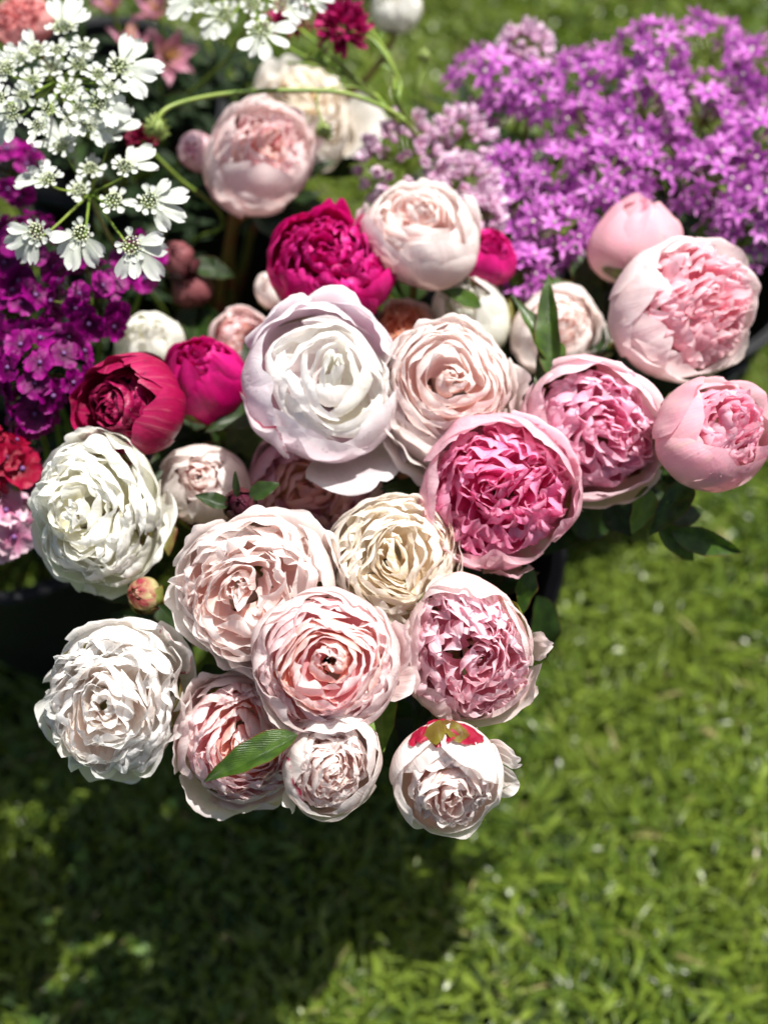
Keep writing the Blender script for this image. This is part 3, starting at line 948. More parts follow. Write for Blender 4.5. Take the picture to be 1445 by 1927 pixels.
peony('P23', 745, 1058, 122, .625, (.12, .2, .96), 'rose', 'cream', 'ivory cream peony with buttery centre in the middle of the bunch', dew=20, ruf=.8)
peony('P24', 613, 1240, 122, .66, (.03, .12, 1), 'rose', 'blush_pink', 'round blush peony with peach-pink folds just above the smallest half-open bloom', dew=50, ruf=1.0,
      extra=[(.25, .36, 1.0, 1.2, .1, .1, .06, 0), (-.25, .24, 1.0, 1.36, -.1, .12, .05, 0), (-2.3, .5, 1.0, 1.04, .3, .1, .06, 0)])
peony('P25', 880, 1222, 126, .63, (.08, -.05, 1), 'bomb', 'soft', 'soft pink crumpled peony lowest at the right above the red-capped bud', dew=50, mid_w=.8,
      extra=[(-.1, .2, 1.0, 1.26, .0, .12, .05, 0), (-.95, .3, 1.0, 1.22, -.25, .08, .04, 0), (2.9, .4, 1.0, 1.08, .2, .08, .05, 0), (1.4, .7, 1.0, .9, .5, .03, .05, 0)])
peony('P26', 215, 1320, 125, .60, (.02, -.12, 1), 'full', 'cool_white', 'loose shaggy white peony alone at the lower left corner', dew=50, ruf=1.2, fleck_n=1, leaves=1, jit=2.0, open_=.05,
      extra=[(3.5, .36, 1.05, 1.34, -.2, .1, .1, 0), (.55, .35, 1.04, 1.22, .1, .1, .1, 4), (1.7, .45, 1.04, 1.12, .1, .1, .1, 0), (-1.9, .4, 1.04, 1.16, -.1, .1, .12, 0)])
peony('P19', 180, 962, 116, .63, (-.12, -.05, 1), 'full', 'white', 'greenish white open peony under the dark crimson one', dew=40, ruf=1.15, mid_w=1.2, jit=2.0, open_=.04, mid_h=1.05,
      extra=[(-2.35, .45, 1.08, 1.36, -.35, .15, .09, 0), (-1.6, .5, 1.06, 1.24, -.3, .12, .09, 0), (.25, .35, 1.03, 1.15, .1, .1, .1, 0), (1.9, .4, 1.03, 1.18, .0, .1, .1, 0)])
peony('P27', 455, 1395, 112, .585, (.1, .05, 1), 'full', 'blush_pink', 'blush peony with a green leaf lying across it', dew=20, ruf=.9, leaves=0,
      extra=[(2.4, .35, 1.0, 1.28, .0, .12, .06, 0), (-1.3, .5, 1.0, 1.16, .0, .08, .08, 0), (3.3, .4, 1.0, 1.1, .1, .1, .08, 0)])
peony('P28', 625, 1437, 96, .63, (.12, -.15, 1), 'cup', 'blush', 'small half-open blush peony with a pink streak at the bottom middle', dew=50, fleck_n=1,
      extra=[(3.7, .2, 1.0, 1.16, .1, .1, .05, 0)])
peony('P29', 838, 1465, 105, .62, (.02, -.38, .92), 'cup', 'blush', 'white blush bud with crimson and green sepal cap facing down', dew=70, sep=None, leaves=0,
      extra=[(.3, .22, 1.0, 1.34, .15, .1, .05, 0), (-.22, .24, 1.0, 1.42, .0, .1, .05, 0)])
peony('P3', 622, 500, 105, .63, (.1, .38, .93), 'bomb', 'magenta', 'ruffled magenta peony at the back of the bunch beside the pale pink cup', dew=20, mid_w=.8, rim_lift=.06,
      extra=[(1.45, .32, 1.0, .98, .72, .0, .05, 0), (2.3, .5, 1.0, .98, .5, .0, .05, 0)])
peony('P4', 788, 437, 97, .635, (.05, .55, .84), 'globe', 'blush', 'pale pink cupped peony seen from the side above the magenta one', dew=30,
      extra=[(2.9, .35, 1.0, 1.05, .5, .06, .05, 0), (.3, .35, 1.0, .98, .6, .04, .05, 0)])
peony('P5', 912, 482, 60, .60, (.3, .4, .86), 'closed', 'magenta', 'crimson peony bud mostly hidden behind the pale pink cup', leaves=0)
peony('P6', 882, 590, 82, .565, (-.2, .35, .9), 'closed', 'white', 'creamy white closed peony behind the bunch with a leaf over it')
peony('P7', 1050, 625, 84, .565, (.15, .2, .96), 'globe', 'blush', 'cream and blush peony behind upright green leaves',
      extra=[(-.1, .45, 1.0, 1.25, .1, .12, .08, 0), (-.6, .35, 1.0, 1.15, .1, .1, .08, 0)])
peony('P14b', 760, 628, 66, .575, (.05, .35, .93), 'bomb', 'peach', 'small peach peony peeping out between the two big pale ones', leaves=0)
peony('P15', 393, 712, 82, .60, (-.1, .55, .83), 'closed', 'magenta', 'upright oval magenta bud behind the dark crimson peony', dew=20, squash=1.25, leaves=1)
peony('P16', 250, 757, 98, .645, (-.45, -.02, .9), 'cup', 'crimson', 'dark crimson peony bud wet with drops tilting to the left', dew=150, mid_w=1.5, z_guard=.08, mid_r=.9, sep=('sepal_dark', 3), stem_mat='stem', leaf_lo=.5)
peony('P17', 282, 655, 68, .54, (0, .4, .9), 'closed', 'white', 'small cream white peony in the back left beside the magenta bud', leaves=1)
peony('P18', 455, 640, 58, .54, (.1, .35, .93), 'cup', 'blush_pink', 'small pale pink peony behind the magenta bud', leaves=1)
peony('P20', 383, 912, 84, .575, (.05, .25, .96), 'closed', 'blush', 'pale blush cup between the white and the mauve peonies')
peony('P21', 590, 915, 116, .555, (.05, -.02, 1), 'bomb', 'mauve', 'dusky mauve pink peony lying in the shade of the white one', mid_w=1.2)
peony('P34', 512, 545, 36, .55, (-.2, .3, .93), 'bud', 'blush', 'small white bud at the left side of the ruffled magenta peony', leaves=0, name='peony_bud')
peony('P30', 270, 1120, 33, .60, (-.35, .2, .9), 'bud', 'bud_green', 'small round green and red bud left of the large blush peony', sep=('sepal', 4, .30, 1.1, .5), leaves=0, name='peony_bud')
peony('P31', 452, 950, 30, .625, (.0, .2, .98), 'bud', 'plum', 'tiny dark purple bud between two pointed leaves', sep=('sepal_dark', 6, .7, 1.1, .8), leaves=0, name='peony_bud', stem=.002)
peony('P1', 490, 297, 100, .60, (.3, .28, .92), 'cup', 'blush_pink', 'pale pink peony at the back under the arching green stem', bk='D',
      extra=[(.5, .3, 1.0, 1.15, .45, .1, .05, 0), (-2.2, .5, 1.0, 1.05, .2, .06, .05, 0)])
peony('P2', 560, 225, 92, .52, (.1, .4, .9), 'full', 'cream', 'faded cream peony behind the back pink one, one broad petal to its right', bk='D',
      extra=[(.0, .55, 1.0, 1.7, .2, .12, .03, 0), (1.9, .5, 1.0, 1.3, .3, .12, .05, 0)])
peony('P2b', 372, 285, 40, .60, (-.3, -.2, .9), 'bud', 'pink', 'small pink bud with dark red sepals left of the back pink peony', bk='D', sep=('sepal_red', 3), leaves=0, name='peony_bud')
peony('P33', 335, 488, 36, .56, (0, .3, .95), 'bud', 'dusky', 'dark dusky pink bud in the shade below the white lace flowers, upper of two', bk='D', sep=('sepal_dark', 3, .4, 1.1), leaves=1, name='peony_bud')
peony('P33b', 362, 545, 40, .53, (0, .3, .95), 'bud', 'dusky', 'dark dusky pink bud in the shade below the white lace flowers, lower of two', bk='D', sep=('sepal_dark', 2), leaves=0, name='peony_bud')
peony('P32', 745, 10, 52, .50, (0, .3, .95), 'closed', 'white', 'cream bud cut off by the top edge of the picture', bk='D', leaves=0)

# leaves that show singly in the photograph
def lf(key, a, b, w, mat='leaf', up=(0, 0, 1), **kw):
    root, c, R, rot, path, rng = BYNAME[key]
    px_leaf(root, a, b, w, rng, mat, up, **kw)


lf('P7', (1042, 715, .62), (1020, 505, .66), 50, 'leaf', (-.5, 0, .9), fold=.5)
lf('P7', (1040, 690, .62), (970, 540, .65), 46, 'leaf', (.5, .2, .9), fold=.5)
lf('P7', (1050, 640, .60), (1012, 718, .62), 50, 'leaf', (0, 0, 1))
lf('P7', (1085, 590, .56), (1020, 508, .57), 58, 'leaf', (.3, .3, .9))
lf('P8', (1125, 560, .55), (1060, 545, .56), 34, 'leaf_light', (0, .3, 1))
lf('P6', (905, 578, .60), (825, 538, .62), 34, 'leaf', (0, .4, .9))
lf('P11', (1216, 915, .60), (1194, 1010, .58), 52, 'leaf_light', (.3, -.3, .9))
lf('P11', (1300, 900, .60), (1222, 1008, .59), 54, 'leaf', (.2, .2, .9), droop=.1)
lf('P11', (1235, 990, .58), (1318, 1058, .55), 50, 'leaf', (-.1, .3, .9))
lf('P11', (1262, 1000, .58), (1398, 1042, .56), 50, 'leaf', (.1, -.2, .95), droop=.1)
lf('P11', (1240, 985, .57), (1330, 955, .56), 52, 'leaf_dark', (.1, .4, .9))
lf('P11', (1150, 940, .54), (1190, 1010, .53), 70, 'leaf_dark')
lf('P10', (1060, 960, .54), (1165, 1000, .50), 80, 'leaf_dark')
lf('P10', (1100, 950, .52), (1010, 1050, .50), 70, 'leaf_dark')
lf('P12', (985, 1060, .60), (985, 1170, .57), 54, 'leaf', (.6, 0, .8))
lf('P25', (1010, 1120, .52), (1035, 1260, .46), 70, 'leaf_dark', (.3, .3, .9))
lf('P25', (720, 1290, .56), (714, 1405, .58), 62, 'leaf_light', (-.2, .3, .9), droop=.5)
lf('P27', (560, 1383, .66), (380, 1470, .655), 62, 'leaf', (-.1, .5, .9), fold=.6, droop=.1)
lf('P16', (268, 840, .60), (206, 888, .60), 34, 'leaf_dark', (0, .4, .9))
lf('P16', (432, 800, .56), (495, 865, .53), 74, 'leaf_grey', (.1, .2, .95), fold=.1)
lf('P31', (430, 952, .63), (368, 930, .64), 30, 'leaf_dark', (0, .3, .9))
lf('P31', (470, 935, .63), (525, 908, .64), 34, 'leaf_dark', (0, .3, .9))
lf('P31', (447, 935, .64), (442, 890, .66), 12, 'leaf_dark', (0, .3, .9))
lf('P30', (300, 1120, .56), (170, 1115, .54), 46, 'leaf_dark', (0, .4, .9))
lf('P19', (300, 960, .57), (322, 1045, .56), 44, 'sepal', (.5, 0, .8))
lf('P22', (385, 1250, .54), (420, 1300, .52), 60, 'leaf_dark')
lf('P26', (340, 1190, .52), (330, 1300, .50), 60, 'leaf_dark')
lf('P33', (360, 500, .55), (445, 515, .54), 44, 'leaf_dark', (0, .3, .9))

# the sepal cap on the lowest bud: green gold in the middle, crimson round it
root, c, R, rot, path, rng = BYNAME['P29']
Rm = np.asarray(rot)
ax_ = Rm[:, 2]
for (vx, vy, vz), tw, L_, W_, off, mt in (((-.02, .80, .54), 0, .62, .44, 1.07, 'sepal_gold'), ((-.46, .72, .46), .5, .5, .20, 1.04, 'sepal_red'), ((.34, .76, .50), -.5, .56, .34, 1.05, 'sepal_red'),
                                    ((-.1, .80, .50), .2, .78, .50, 1.03, 'sepal_red')):
    nn = view_vec((vx, vy, vz))
    P, nu, nv = shell_petal(rng, nn * (off + .05), nn, ax_, L_, W_, twist=tw, lift=.0, sink=.0, rho=.85, ruf=.10, notch=.13, nu=14, nv=12)
    link('sepal', mesh_data('sepal', (P * R).reshape(-1, 3), grid_quads(nu, nv), uv_grid(nu, nv), None, True, [M[mt]]), root, c - np.asarray(root.location))

# ------------------------------------------------------------------ lesser flowers
def smooth_path(pts, n=10):
    P = [np.asarray(p, float) for p in pts]
    P = [2 * P[0] - P[1]] + P + [2 * P[-1] - P[-2]]
    out = []
    for i in range(1, len(P) - 2):
        for t in np.linspace(0, 1, n, endpoint=False):
            a, b, c, d = P[i - 1], P[i], P[i + 1], P[i + 2]
            out.append(.5 * (2 * b + (c - a) * t + (2 * a - 5 * b + 4 * c - d) * t * t + (3 * b - a - 3 * c + d) * t ** 3))
    out.append(P[-2])
    return np.array(out)


def put_stem(root, path, r0, r1, mat='stem', name='stem'):
    v, q, uv = tube(np.asarray(path) - np.asarray(root.location), np.linspace(r0, r1, len(path)), 7)
    return link(name, mesh_data(name, v, q, uv, None, True, [M[mat]]), root)


def rot_of(z, spin):
    return frame_from_axis(z, spin)


def petal_shape(rng, L, W, nu=4, nv=6, notch=0.0, cup=.1, bend=.2, base=.25, wave=.04, point=False):
    """a flat-ish small petal along +X from the origin, facing +Z"""
    U, V = np.meshgrid(np.linspace(-1, 1, nu + 1), np.linspace(0, 1, nv + 1))
    if point:
        w = np.sin(np.pi * V ** .75) ** .8 * (1 - V * .25) + .03
    else:
        w = base + (1 - base) * np.sin(np.clip(V, 0, 1) * math.pi * .62) ** 1.2
        w = w * np.sqrt(np.clip(1 - ((V - .62) / .40).clip(0, 1) ** 2.6, .02, 1))
    top = 1 - notch * np.exp(-(U / .3) ** 2) * V
    g = wav(rng, 4, 1.5, 4)
    x = L * V * top
    y = U * w * W * .5
    z = cup * U * U * W * .5 * V + bend * L * V ** 2 + wave * W * g(U * 1.5, V * 2) * V
    return np.stack([x, y, z], -1), nu, nv


def radial(A, P, nu, nv, ang, r0=0.0, tilt=0.0, z0=0.0, mi=0):
    c, s = math.cos(tilt), math.sin(tilt)
    v = P.reshape(-1, 3)
    v = np.stack([v[:, 0] * c - v[:, 2] * s + r0, v[:, 1], v[:, 0] * s + v[:, 2] * c + z0], 1)
    ca, sa = math.cos(ang), math.sin(ang)
    v = np.stack([v[:, 0] * ca - v[:, 1] * sa, v[:, 0] * sa + v[:, 1] * ca, v[:, 2]], 1)
    A.add(v, grid_quads(nu, nv), uv_grid(nu, nv), None, mi)


M['allium'] = petal_mat('allium_petal', hexlin('ac4cb2'), hexlin('d880d6'), hexlin('eaa4e8'), transl=.4, bump=.2)
M['allium_eye'] = plain_mat('allium_eye', hexlin('c8c890'), .5, hexlin('9a6ac0'), 900)
M['allium_pale'] = petal_mat('allium_pale_petal', hexlin('e4b0d4'), hexlin('eed0e6'), hexlin('f4e4f0'), transl=.4, bump=.2)
M['allium_yellow'] = plain_mat('allium_anther', hexlin('d8b860'), .6, hexlin('b88a50'), 900)
M['lace'] = petal_mat('lace_petal', hexlin('c4ccbc'), hexlin('d3d9d0'), hexlin('dcdfdc'), transl=.3, bump=.35)
M['lace_green'] = plain_mat('lace_floret', hexlin('c8d49a'), .5, hexlin('f0f2e2'), 700, transl=.2)
M['dianthus'] = petal_mat('dianthus_petal', hexlin('560044'), hexlin('80006a'), hexlin('a80c8c'), transl=.4, bump=.5)
M['dianthus_red'] = petal_mat('dianthus_red_petal', hexlin('70001c'), hexlin('980030'), hexlin('b01444'), transl=.4, bump=.5)
M['dianthus_pink'] = petal_mat('dianthus_pink_petal', hexlin('c06090'), hexlin('e0a0c0'), hexlin('eccad8'), transl=.4, bump=.5)
M['dianthus_mauve'] = petal_mat('dianthus_mauve_petal', hexlin('703058'), hexlin('985078'), hexlin('b0708e'), transl=.4, bump=.5)
M['eye'] = plain_mat('dianthus_eye', hexlin('4a2a60'), .6, hexlin('7a5088'), 900)
M['bract'] = plain_mat('green_bract', hexlin('3c4a20'), .5, hexlin('5a6a30'), 200, transl=.1)
M['scabiosa'] = petal_mat('scabiosa_petal', hexlin('80003c'), hexlin('a80c58'), hexlin('c02c74'), transl=.35, bump=.4)
M['scabiosa_dark'] = petal_mat('scabiosa_dark_petal', hexlin('50001e'), hexlin('700a30'), hexlin('8a1c44'), transl=.3, bump=.4)
M['lily'] = petal_mat('lily_petal', hexlin('a88068'), hexlin('b87890'), hexlin('c898a8'), transl=.4, bump=.4)
M['seedhead'] = plain_mat('seed_head_green', hexlin('6a8038'), .6, hexlin('98a860'), 500, transl=.15)


def star_floret(rng, mat, eye, n=6, L=.0105, W=.0048, tilt=.35, point=True, notch=0.0, bell=0.0, ser=0):
    A = Acc()
    for k in range(n):
        P, nu, nv = petal_shape(rng, L * rng.uniform(.9, 1.1), W * rng.uniform(.9, 1.1), 4, 5, notch, .25, -.15 + bell, .3, .12, point)
        if ser:
            e = P[-1]
            e[:, 0] += L * .05 * np.array([(-1) ** i for i in range(len(e))])
        radial(A, P, nu, nv, k * 2 * math.pi / n + rng.normal(0, .08), L * .06, tilt + rng.normal(0, .12), 0, 0)
    v, q, t = ico(L * .16, 6, 4, .8)
    A.add(v + [0, 0, L * .12], q, None, t, 1)
    return A.mesh('floret', [M[mat], M[eye]])


RF = np.random.default_rng(21)
ALL_V = [star_floret(RF, 'allium', 'allium_eye', 6, .0150, .0064, RF.uniform(.2, .8)) for _ in range(6)]
ALL_P = [star_floret(RF, 'allium_pale', 'allium_yellow', 6, .0098, .0084, RF.uniform(.7, 1.2), bell=.35) for _ in range(5)]


def umbel_head(key, px, py, r, z, label, bk, meshes, n, axis=(0, .5, .85), group=None, name='allium', seed=0, cover=1.45, fsz=1.0, jit=.12):
    rng = np.random.default_rng(seed + int(px * 3 + py))
    c = at_z(px, py, z)
    R = r * depth(c) / FPX
    ax = view_vec(axis)
    foot = foot_in(bk, rng, 1.0)
    root = thing(name, label, 'flower', foot, group)
    hub = c - ax * R * .25
    path = stem_path(bk, foot, hub, ax, 16, .08)
    put_stem(root, path, .0028, .0022)
    F = frame_from_axis(ax, rng.uniform(0, 6))
    stalks = Acc()
    ga = math.pi * (3 - math.sqrt(5))
    for k in range(n):
        f = (k + .5) / n
        th = math.acos(1 - f * cover)
        ph = k * ga + rng.normal(0, .2)
        d = F @ np.array([math.sin(th) * math.cos(ph), math.sin(th) * math.sin(ph), math.cos(th)])
        d = d + rng.normal(0, jit, 3)
        d /= np.linalg.norm(d)
        p = hub + d * R * rng.uniform(.78, 1.05)
        link('floret', meshes[rng.integers(len(meshes))], root, p - foot, frame_from_axis(d + rng.normal(0, .2, 3), rng.uniform(0, 6)), fsz * rng.uniform(.75, 1.2))
        v, q, uv = tube([hub - foot, hub * .5 + p * .5 - foot, p - foot], .0006, 3)
        stalks.add(v, q, uv)
    link('flower_stalks', stalks.mesh('flower_stalks', [M['stem']]), root)
    return root


PURP = 'purple allium heads in the two back buckets'
for i, (px, py, r, lab) in enumerate([
    (920, 150, 70, 'purple allium head furthest left of the back row, over the pale pink cluster'),
    (1000, 170, 52, 'small purple allium head just right of the leftmost one in the back row'),
    (1115, 150, 76, 'purple allium head in the back row beside the dark gap'),
    (1225, 105, 74, 'purple allium head at the very top, left of the broadest one'),
    (1335, 100, 86, 'broad purple allium head highest of all in the back row'),
    (1430, 130, 70, 'purple allium head in the upper corner, cut by the right edge'),
    (1110, 245, 66, 'purple allium head under the one by the dark gap'),
    (1215, 205, 74, 'purple allium head in the second row below the top pair'),
    (1325, 215, 84, 'purple allium head in the second row, under the broadest one'),
    (1425, 262, 74, 'purple allium head in the second row, cut by the right edge'),
    (1040, 325, 74, 'purple allium head in the middle left, right of the pale pink cluster'),
    (1140, 330, 74, 'purple allium head in the middle of the mass above the smooth pink bud'),
    (1245, 300, 82, 'purple allium head in the centre of the right half of the mass'),
    (1350, 330, 76, 'purple allium head in the third row, two heads from the right edge'),
    (975, 425, 62, 'purple allium head just above the hidden crimson bud'),
    (1055, 430, 66, 'purple allium head left of the smooth closed pink bud'),
    (1400, 415, 74, 'purple allium head lowest at the right, above the big coral centred peony'),
    (1440, 370, 60, 'purple allium head touching the right edge in the third row'),
    (950, 320, 46, 'small purple allium head tucked against the pale pink cluster'),
    (985, 505, 40, 'small purple allium head lowest on the left, by the crimson bud'),
    (1120, 480, 44, 'small purple allium head under the leftward tip of the smooth pink bud'),
]):
    umbel_head('V', px, py, r, .56 + (.02 if i % 2 else 0) - (py - 250) * .00005, lab, 'C' if px < 1120 else 'E', ALL_V, int(10 + r * .27), group=PURP, fsz=.95)
PALE = 'pale pink allium heads left of the purple ones'
for px, py, r, lab in [(765, 295, 84, 'round pale pink allium head above the blush cup peony'),
                       (868, 255, 52, 'pale pink allium head with yellow eyes between the round one and the purple ones'),
                       (870, 350, 58, 'pale pink allium head right behind the blush cup peony'),
                       (990, 85, 40, 'pale pink allium with few florets at the top of the back row'),
                       (905, 395, 34, 'small pale pink allium head above the crimson bud')]:
    umbel_head('W', px, py, r, .575, lab, 'C', ALL_P, int(20 + r * .62), group=PALE)

# sweet william: broad five petalled florets packed in domes, over dark whiskery bracts
def dianthus_floret(rng, mat, eye='eye', L=.0125):
    return star_floret(rng, mat, eye, 5, L, L * 1.15, rng.uniform(.05, .35), point=False, notch=-.05, ser=1)


DI = {k: [dianthus_floret(RF, k) for _ in range(4)] for k in ('dianthus', 'dianthus_red', 'dianthus_pink', 'dianthus_mauve')}


def dianthus(px, py, r, z, label, kind, n, bk='B', axis=(.0, .4, .9), seed=5, fsz=1.0):
    rng = np.random.default_rng(seed + int(px + py * 2))
    root = umbel_head('D', px, py, r, z, label, bk, DI[kind], n, axis, None, 'sweet_william', seed, cover=1.0, fsz=fsz, jit=.08)
    c = at_z(px, py, z)
    R = r * depth(c) / FPX
    ax = view_vec(axis)
    A = Acc()
    foot = np.asarray(root.location)
    for k in range(90):
        d = rng.normal(0, 1, 3)
        d /= np.linalg.norm(d)
        if np.dot(d, ax) < -.4:
            continue
        a = c - ax * R * .3 + d * R * rng.uniform(.1, .5)
        b = a + (d + ax * .3) * R * rng.uniform(.25, .5)
        v, q, uv = tube([a - foot, (a + b) / 2 - foot, b - foot], [.0009, .0006, .0001], 3)
        A.add(v, q, uv)
    link('bracts', A.mesh('bracts', [M['bract']]), root)
    return root


dianthus(170, 565, 88, .62, 'deep magenta sweet william head just below the white lace umbel', 'dianthus', 17)
dianthus(38, 470, 80, .62, 'deep magenta sweet william head at the left edge beside the lace umbel', 'dianthus', 15)
dianthus(35, 590, 72, .61, 'deep magenta sweet william head at the left edge, second from the top', 'dianthus', 13)
dianthus(75, 690, 92, .625, 'large magenta sweet william head lit in spots, left of the dark crimson peony', 'dianthus', 18)
dianthus(60, 770, 46, .60, 'small magenta sweet william head hanging lowest of the magenta ones', 'dianthus', 7)
dianthus(20, 320, 60, .60, 'magenta sweet william head in shade behind the white lace at the left edge', 'dianthus', 9)
dianthus(262, 480, 40, .58, 'small magenta sweet william peeping out right of the white lace petals', 'dianthus', 5)
dianthus(2, 862, 52, .60, 'scarlet red sweet william cut by the left edge', 'dianthus_red', 9)
dianthus(10, 985, 60, .56, 'pink and white sweet william at the left edge below the scarlet one', 'dianthus_pink', 9, fsz=1.1)
dianthus(70, 895, 46, .53, 'dull mauve sweet william in the shade beside the greenish white peony', 'dianthus_mauve', 7)

# white laceflower
def lace_petal_mesh(rng, L, W):
    P, nu, nv = petal_shape(rng, L, W, 6, 7, .16, .22, rng.uniform(-.3, .1), .22, .10)
    return mesh_data('petal', P.reshape(-1, 3), grid_quads(nu, nv), uv_grid(nu, nv), None, True, [M['lace']])


LP = [lace_petal_mesh(RF, 1.0, .56) for _ in range(5)]
LS = [lace_petal_mesh(RF, 1.0, .8) for _ in range(3)]


def lace_centre(rng, r, pinkish=False):
    A = Acc()
    ga = 2.39996
    n = 34
    for k in range(n):
        f = (k + .5) / n
        th = math.acos(1 - f * .95)
        d = np.array([math.sin(th) * math.cos(k * ga), math.sin(th) * math.sin(k * ga), math.cos(th) * .7])
        v, q, t = ico(r * rng.uniform(.09, .15), 5, 4)
        p = d * r * rng.uniform(.85, 1.05)
        A.add(v + p, q, None, t, 1 if rng.random() < .75 else 0)
        v, q, uv = tube([[0, 0, -r * .5], p], r * .025, 3)
        A.add(v, q, uv, None, 2)
    return A.mesh('floret_cluster', [M['lace'], M['lace_green'], M['stem']])


def laceflower(hubpx, z, label, clusters, bk, seed, small=1.0):
    rng = np.random.default_rng(seed)
    hub3 = at_z(*hubpx, z - .035)
    foot = foot_in(bk, rng)
    root = thing('laceflower', label, 'flower', foot, None)
    up = view_vec((0, .35, .95))
    put_stem(root, stem_path(bk, foot, hub3, up, 16, .1), .0026, .0018)
    for (px, py, rc, big, lenpx) in clusters:
        c = at_z(px, py, z + rng.normal(0, .006))
        s = depth(c) / FPX
        put_stem(root, bez(hub3, hub3 + up * .012, c - up * .02, c - up * .004, 8), .0011, .0008, 'stem', 'ray')
        dx, dy = px - hubpx[0], hubpx[1] - py
        out = math.atan2(dy, dx)
        tiltv = np.array([dx, hubpx[1] - py]) / 110.0
        ax = view_vec((tiltv[0] * .35 + rng.normal(0, .12), tiltv[1] * .35 + .25 + rng.normal(0, .12), 1))
        X = RGT - ax * np.dot(RGT, ax)
        X /= np.linalg.norm(X)
        F = np.stack([X, np.cross(ax, X), ax], 1)
        cl = link('floret_cluster', lace_centre(rng, rc * s), root, c - foot, F)
        for k in range(big):
            a = out + (k - (big - 1) / 2) * rng.uniform(.50, .62) + rng.normal(0, .06)
            L = 1.18 * lenpx * s * rng.uniform(.85, 1.1) * (1.05 if abs(k - (big - 1) / 2) < 1 else .85)
            e = rng.uniform(-.05, .35)
            m = Matrix.Rotation(a, 3, 'Z') @ Matrix.Rotation(-e, 3, 'Y') @ Matrix.Rotation(rng.normal(0, .25), 3, 'X')
            o = link('petal', LP[rng.integers(5)], cl, (math.cos(a) * rc * s * .7, math.sin(a) * rc * s * .7, rng.uniform(0, .001)), None, L)
            o.rotation_euler = m.to_euler()
        for k in range(9):
            a = k * .7 + rng.normal(0, .15)
            L = 13 * s * small * rng.uniform(.8, 1.5)
            m = Matrix.Rotation(a, 3, 'Z') @ Matrix.Rotation(-rng.uniform(0, .5), 3, 'Y')
            o = link('petal', LS[rng.integers(3)], cl, (math.cos(a) * rc * s * .85, math.sin(a) * rc * s * .85, .0006), None, L)
            o.rotation_euler = m.to_euler()
    return root


laceflower((172, 372), .715, 'white laceflower umbel nearest the camera with green stalks showing, over the magenta heads', [
    (118, 276, 15, 5, 52), (200, 258, 14, 4, 56), (172, 318, 15, 1, 22), (236, 314, 16, 3, 50), (92, 338, 17, 4, 48), (150, 358, 15, 0, 20), (214, 378, 17, 1, 26),
    (282, 378, 17, 4, 48), (70, 436, 17, 4, 50), (153, 440, 18, 5, 50), (248, 462, 19, 5, 56)], 'D', 3)
laceflower((112, 160), .745, 'white laceflower umbel behind the nearest one in the upper left, many fine florets', [
    (120, 52, 20, 3, 56), (226, 126, 19, 5, 62), (68, 96, 15, 2, 34), (150, 122, 15, 1, 22), (186, 192, 18, 3, 44), (130, 168, 15, 0, 20), (14, 130, 17, 3, 44), (26, 212, 17, 4, 46),
    (92, 206, 14, 1, 20), (134, 226, 14, 1, 22), (62, 152, 13, 0, 20), (185, 140, 13, 0, 20), (100, 128, 13, 0, 20), (45, 180, 13, 1, 20), (160, 90, 13, 0, 20), (110, 95, 12, 0, 20), (150, 205, 13, 0, 20), (75, 235, 14, 1, 26), (205, 165, 13, 1, 24), (40, 110, 14, 2, 36), (0, 185, 14, 3, 36), (170, 235, 14, 2, 34)], 'F', 9)
laceflower((470, -12), .72, 'white laceflower umbel cut off by the top edge', [
    (424, 30, 18, 5, 44), (492, 58, 20, 5, 48), (476, 8, 15, 0, 20), (528, 8, 17, 3, 40), (374, 0, 16, 4, 42), (575, -10, 16, 3, 40)], 'F', 15)

# scabiosa pincushions on long stems that lean over from the allium bucket
SC = [mesh_data('petal', *(lambda P, nu, nv: (P.reshape(-1, 3), grid_quads(nu, nv), uv_grid(nu, nv)))(*petal_shape(RF, 1.0, .34, 3, 5, .1, .3, .12, .5, .2)), None, True, [M['scabiosa']]) for _ in range(3)]
SD = [mesh_data('petal', *(lambda P, nu, nv: (P.reshape(-1, 3), grid_quads(nu, nv), uv_grid(nu, nv)))(*petal_shape(RF, 1.0, .4, 3, 5, .1, .3, .12, .5, .2)), None, True, [M['scabiosa_dark']]) for _ in range(3)]


def scabiosa(px, py, r, z, way, label, bk, meshes, n=110, axis=(.1, .3, .95), thick=.0016):
    rng = np.random.default_rng(int(px * 5 + py))
    c = at_z(px, py, z)
    R = r * depth(c) / FPX
    foot = foot_in(bk, rng)
    root = thing('scabiosa', label, 'flower', foot)
    ax = view_vec(axis)
    bc, br, bh = BUCKETS[bk]
    pts = [foot, np.array([*(bc[:2] * .9 + foot[:2] * .1), bh])] + [at_z(*w) for w in way] + [c - ax * R * .3]
    put_stem(root, smooth_path(pts, 9), thick * 1.3, thick)
    F = frame_from_axis(ax, 1.0)
    for k in range(n):
        f = (k + .5) / n
        th = math.acos(1 - f)
        ph = k * 2.39996
        d = F @ np.array([math.sin(th) * math.cos(ph), math.sin(th) * math.sin(ph), math.cos(th)])
        side = np.cross(d, rng.normal(0, 1, 3))
        side /= np.linalg.norm(side)
        X = d + side * .35
        X /= np.linalg.norm(X)
        Z = np.cross(X, side)
        Z /= np.linalg.norm(Z)
        Fm = np.stack([X, np.cross(Z, X), Z], 1)
        link('petal', meshes[rng.integers(3)], root, c - ax * R * .3 + d * R * .35 - foot, Fm, R * rng.uniform(.55, .85))
    return root


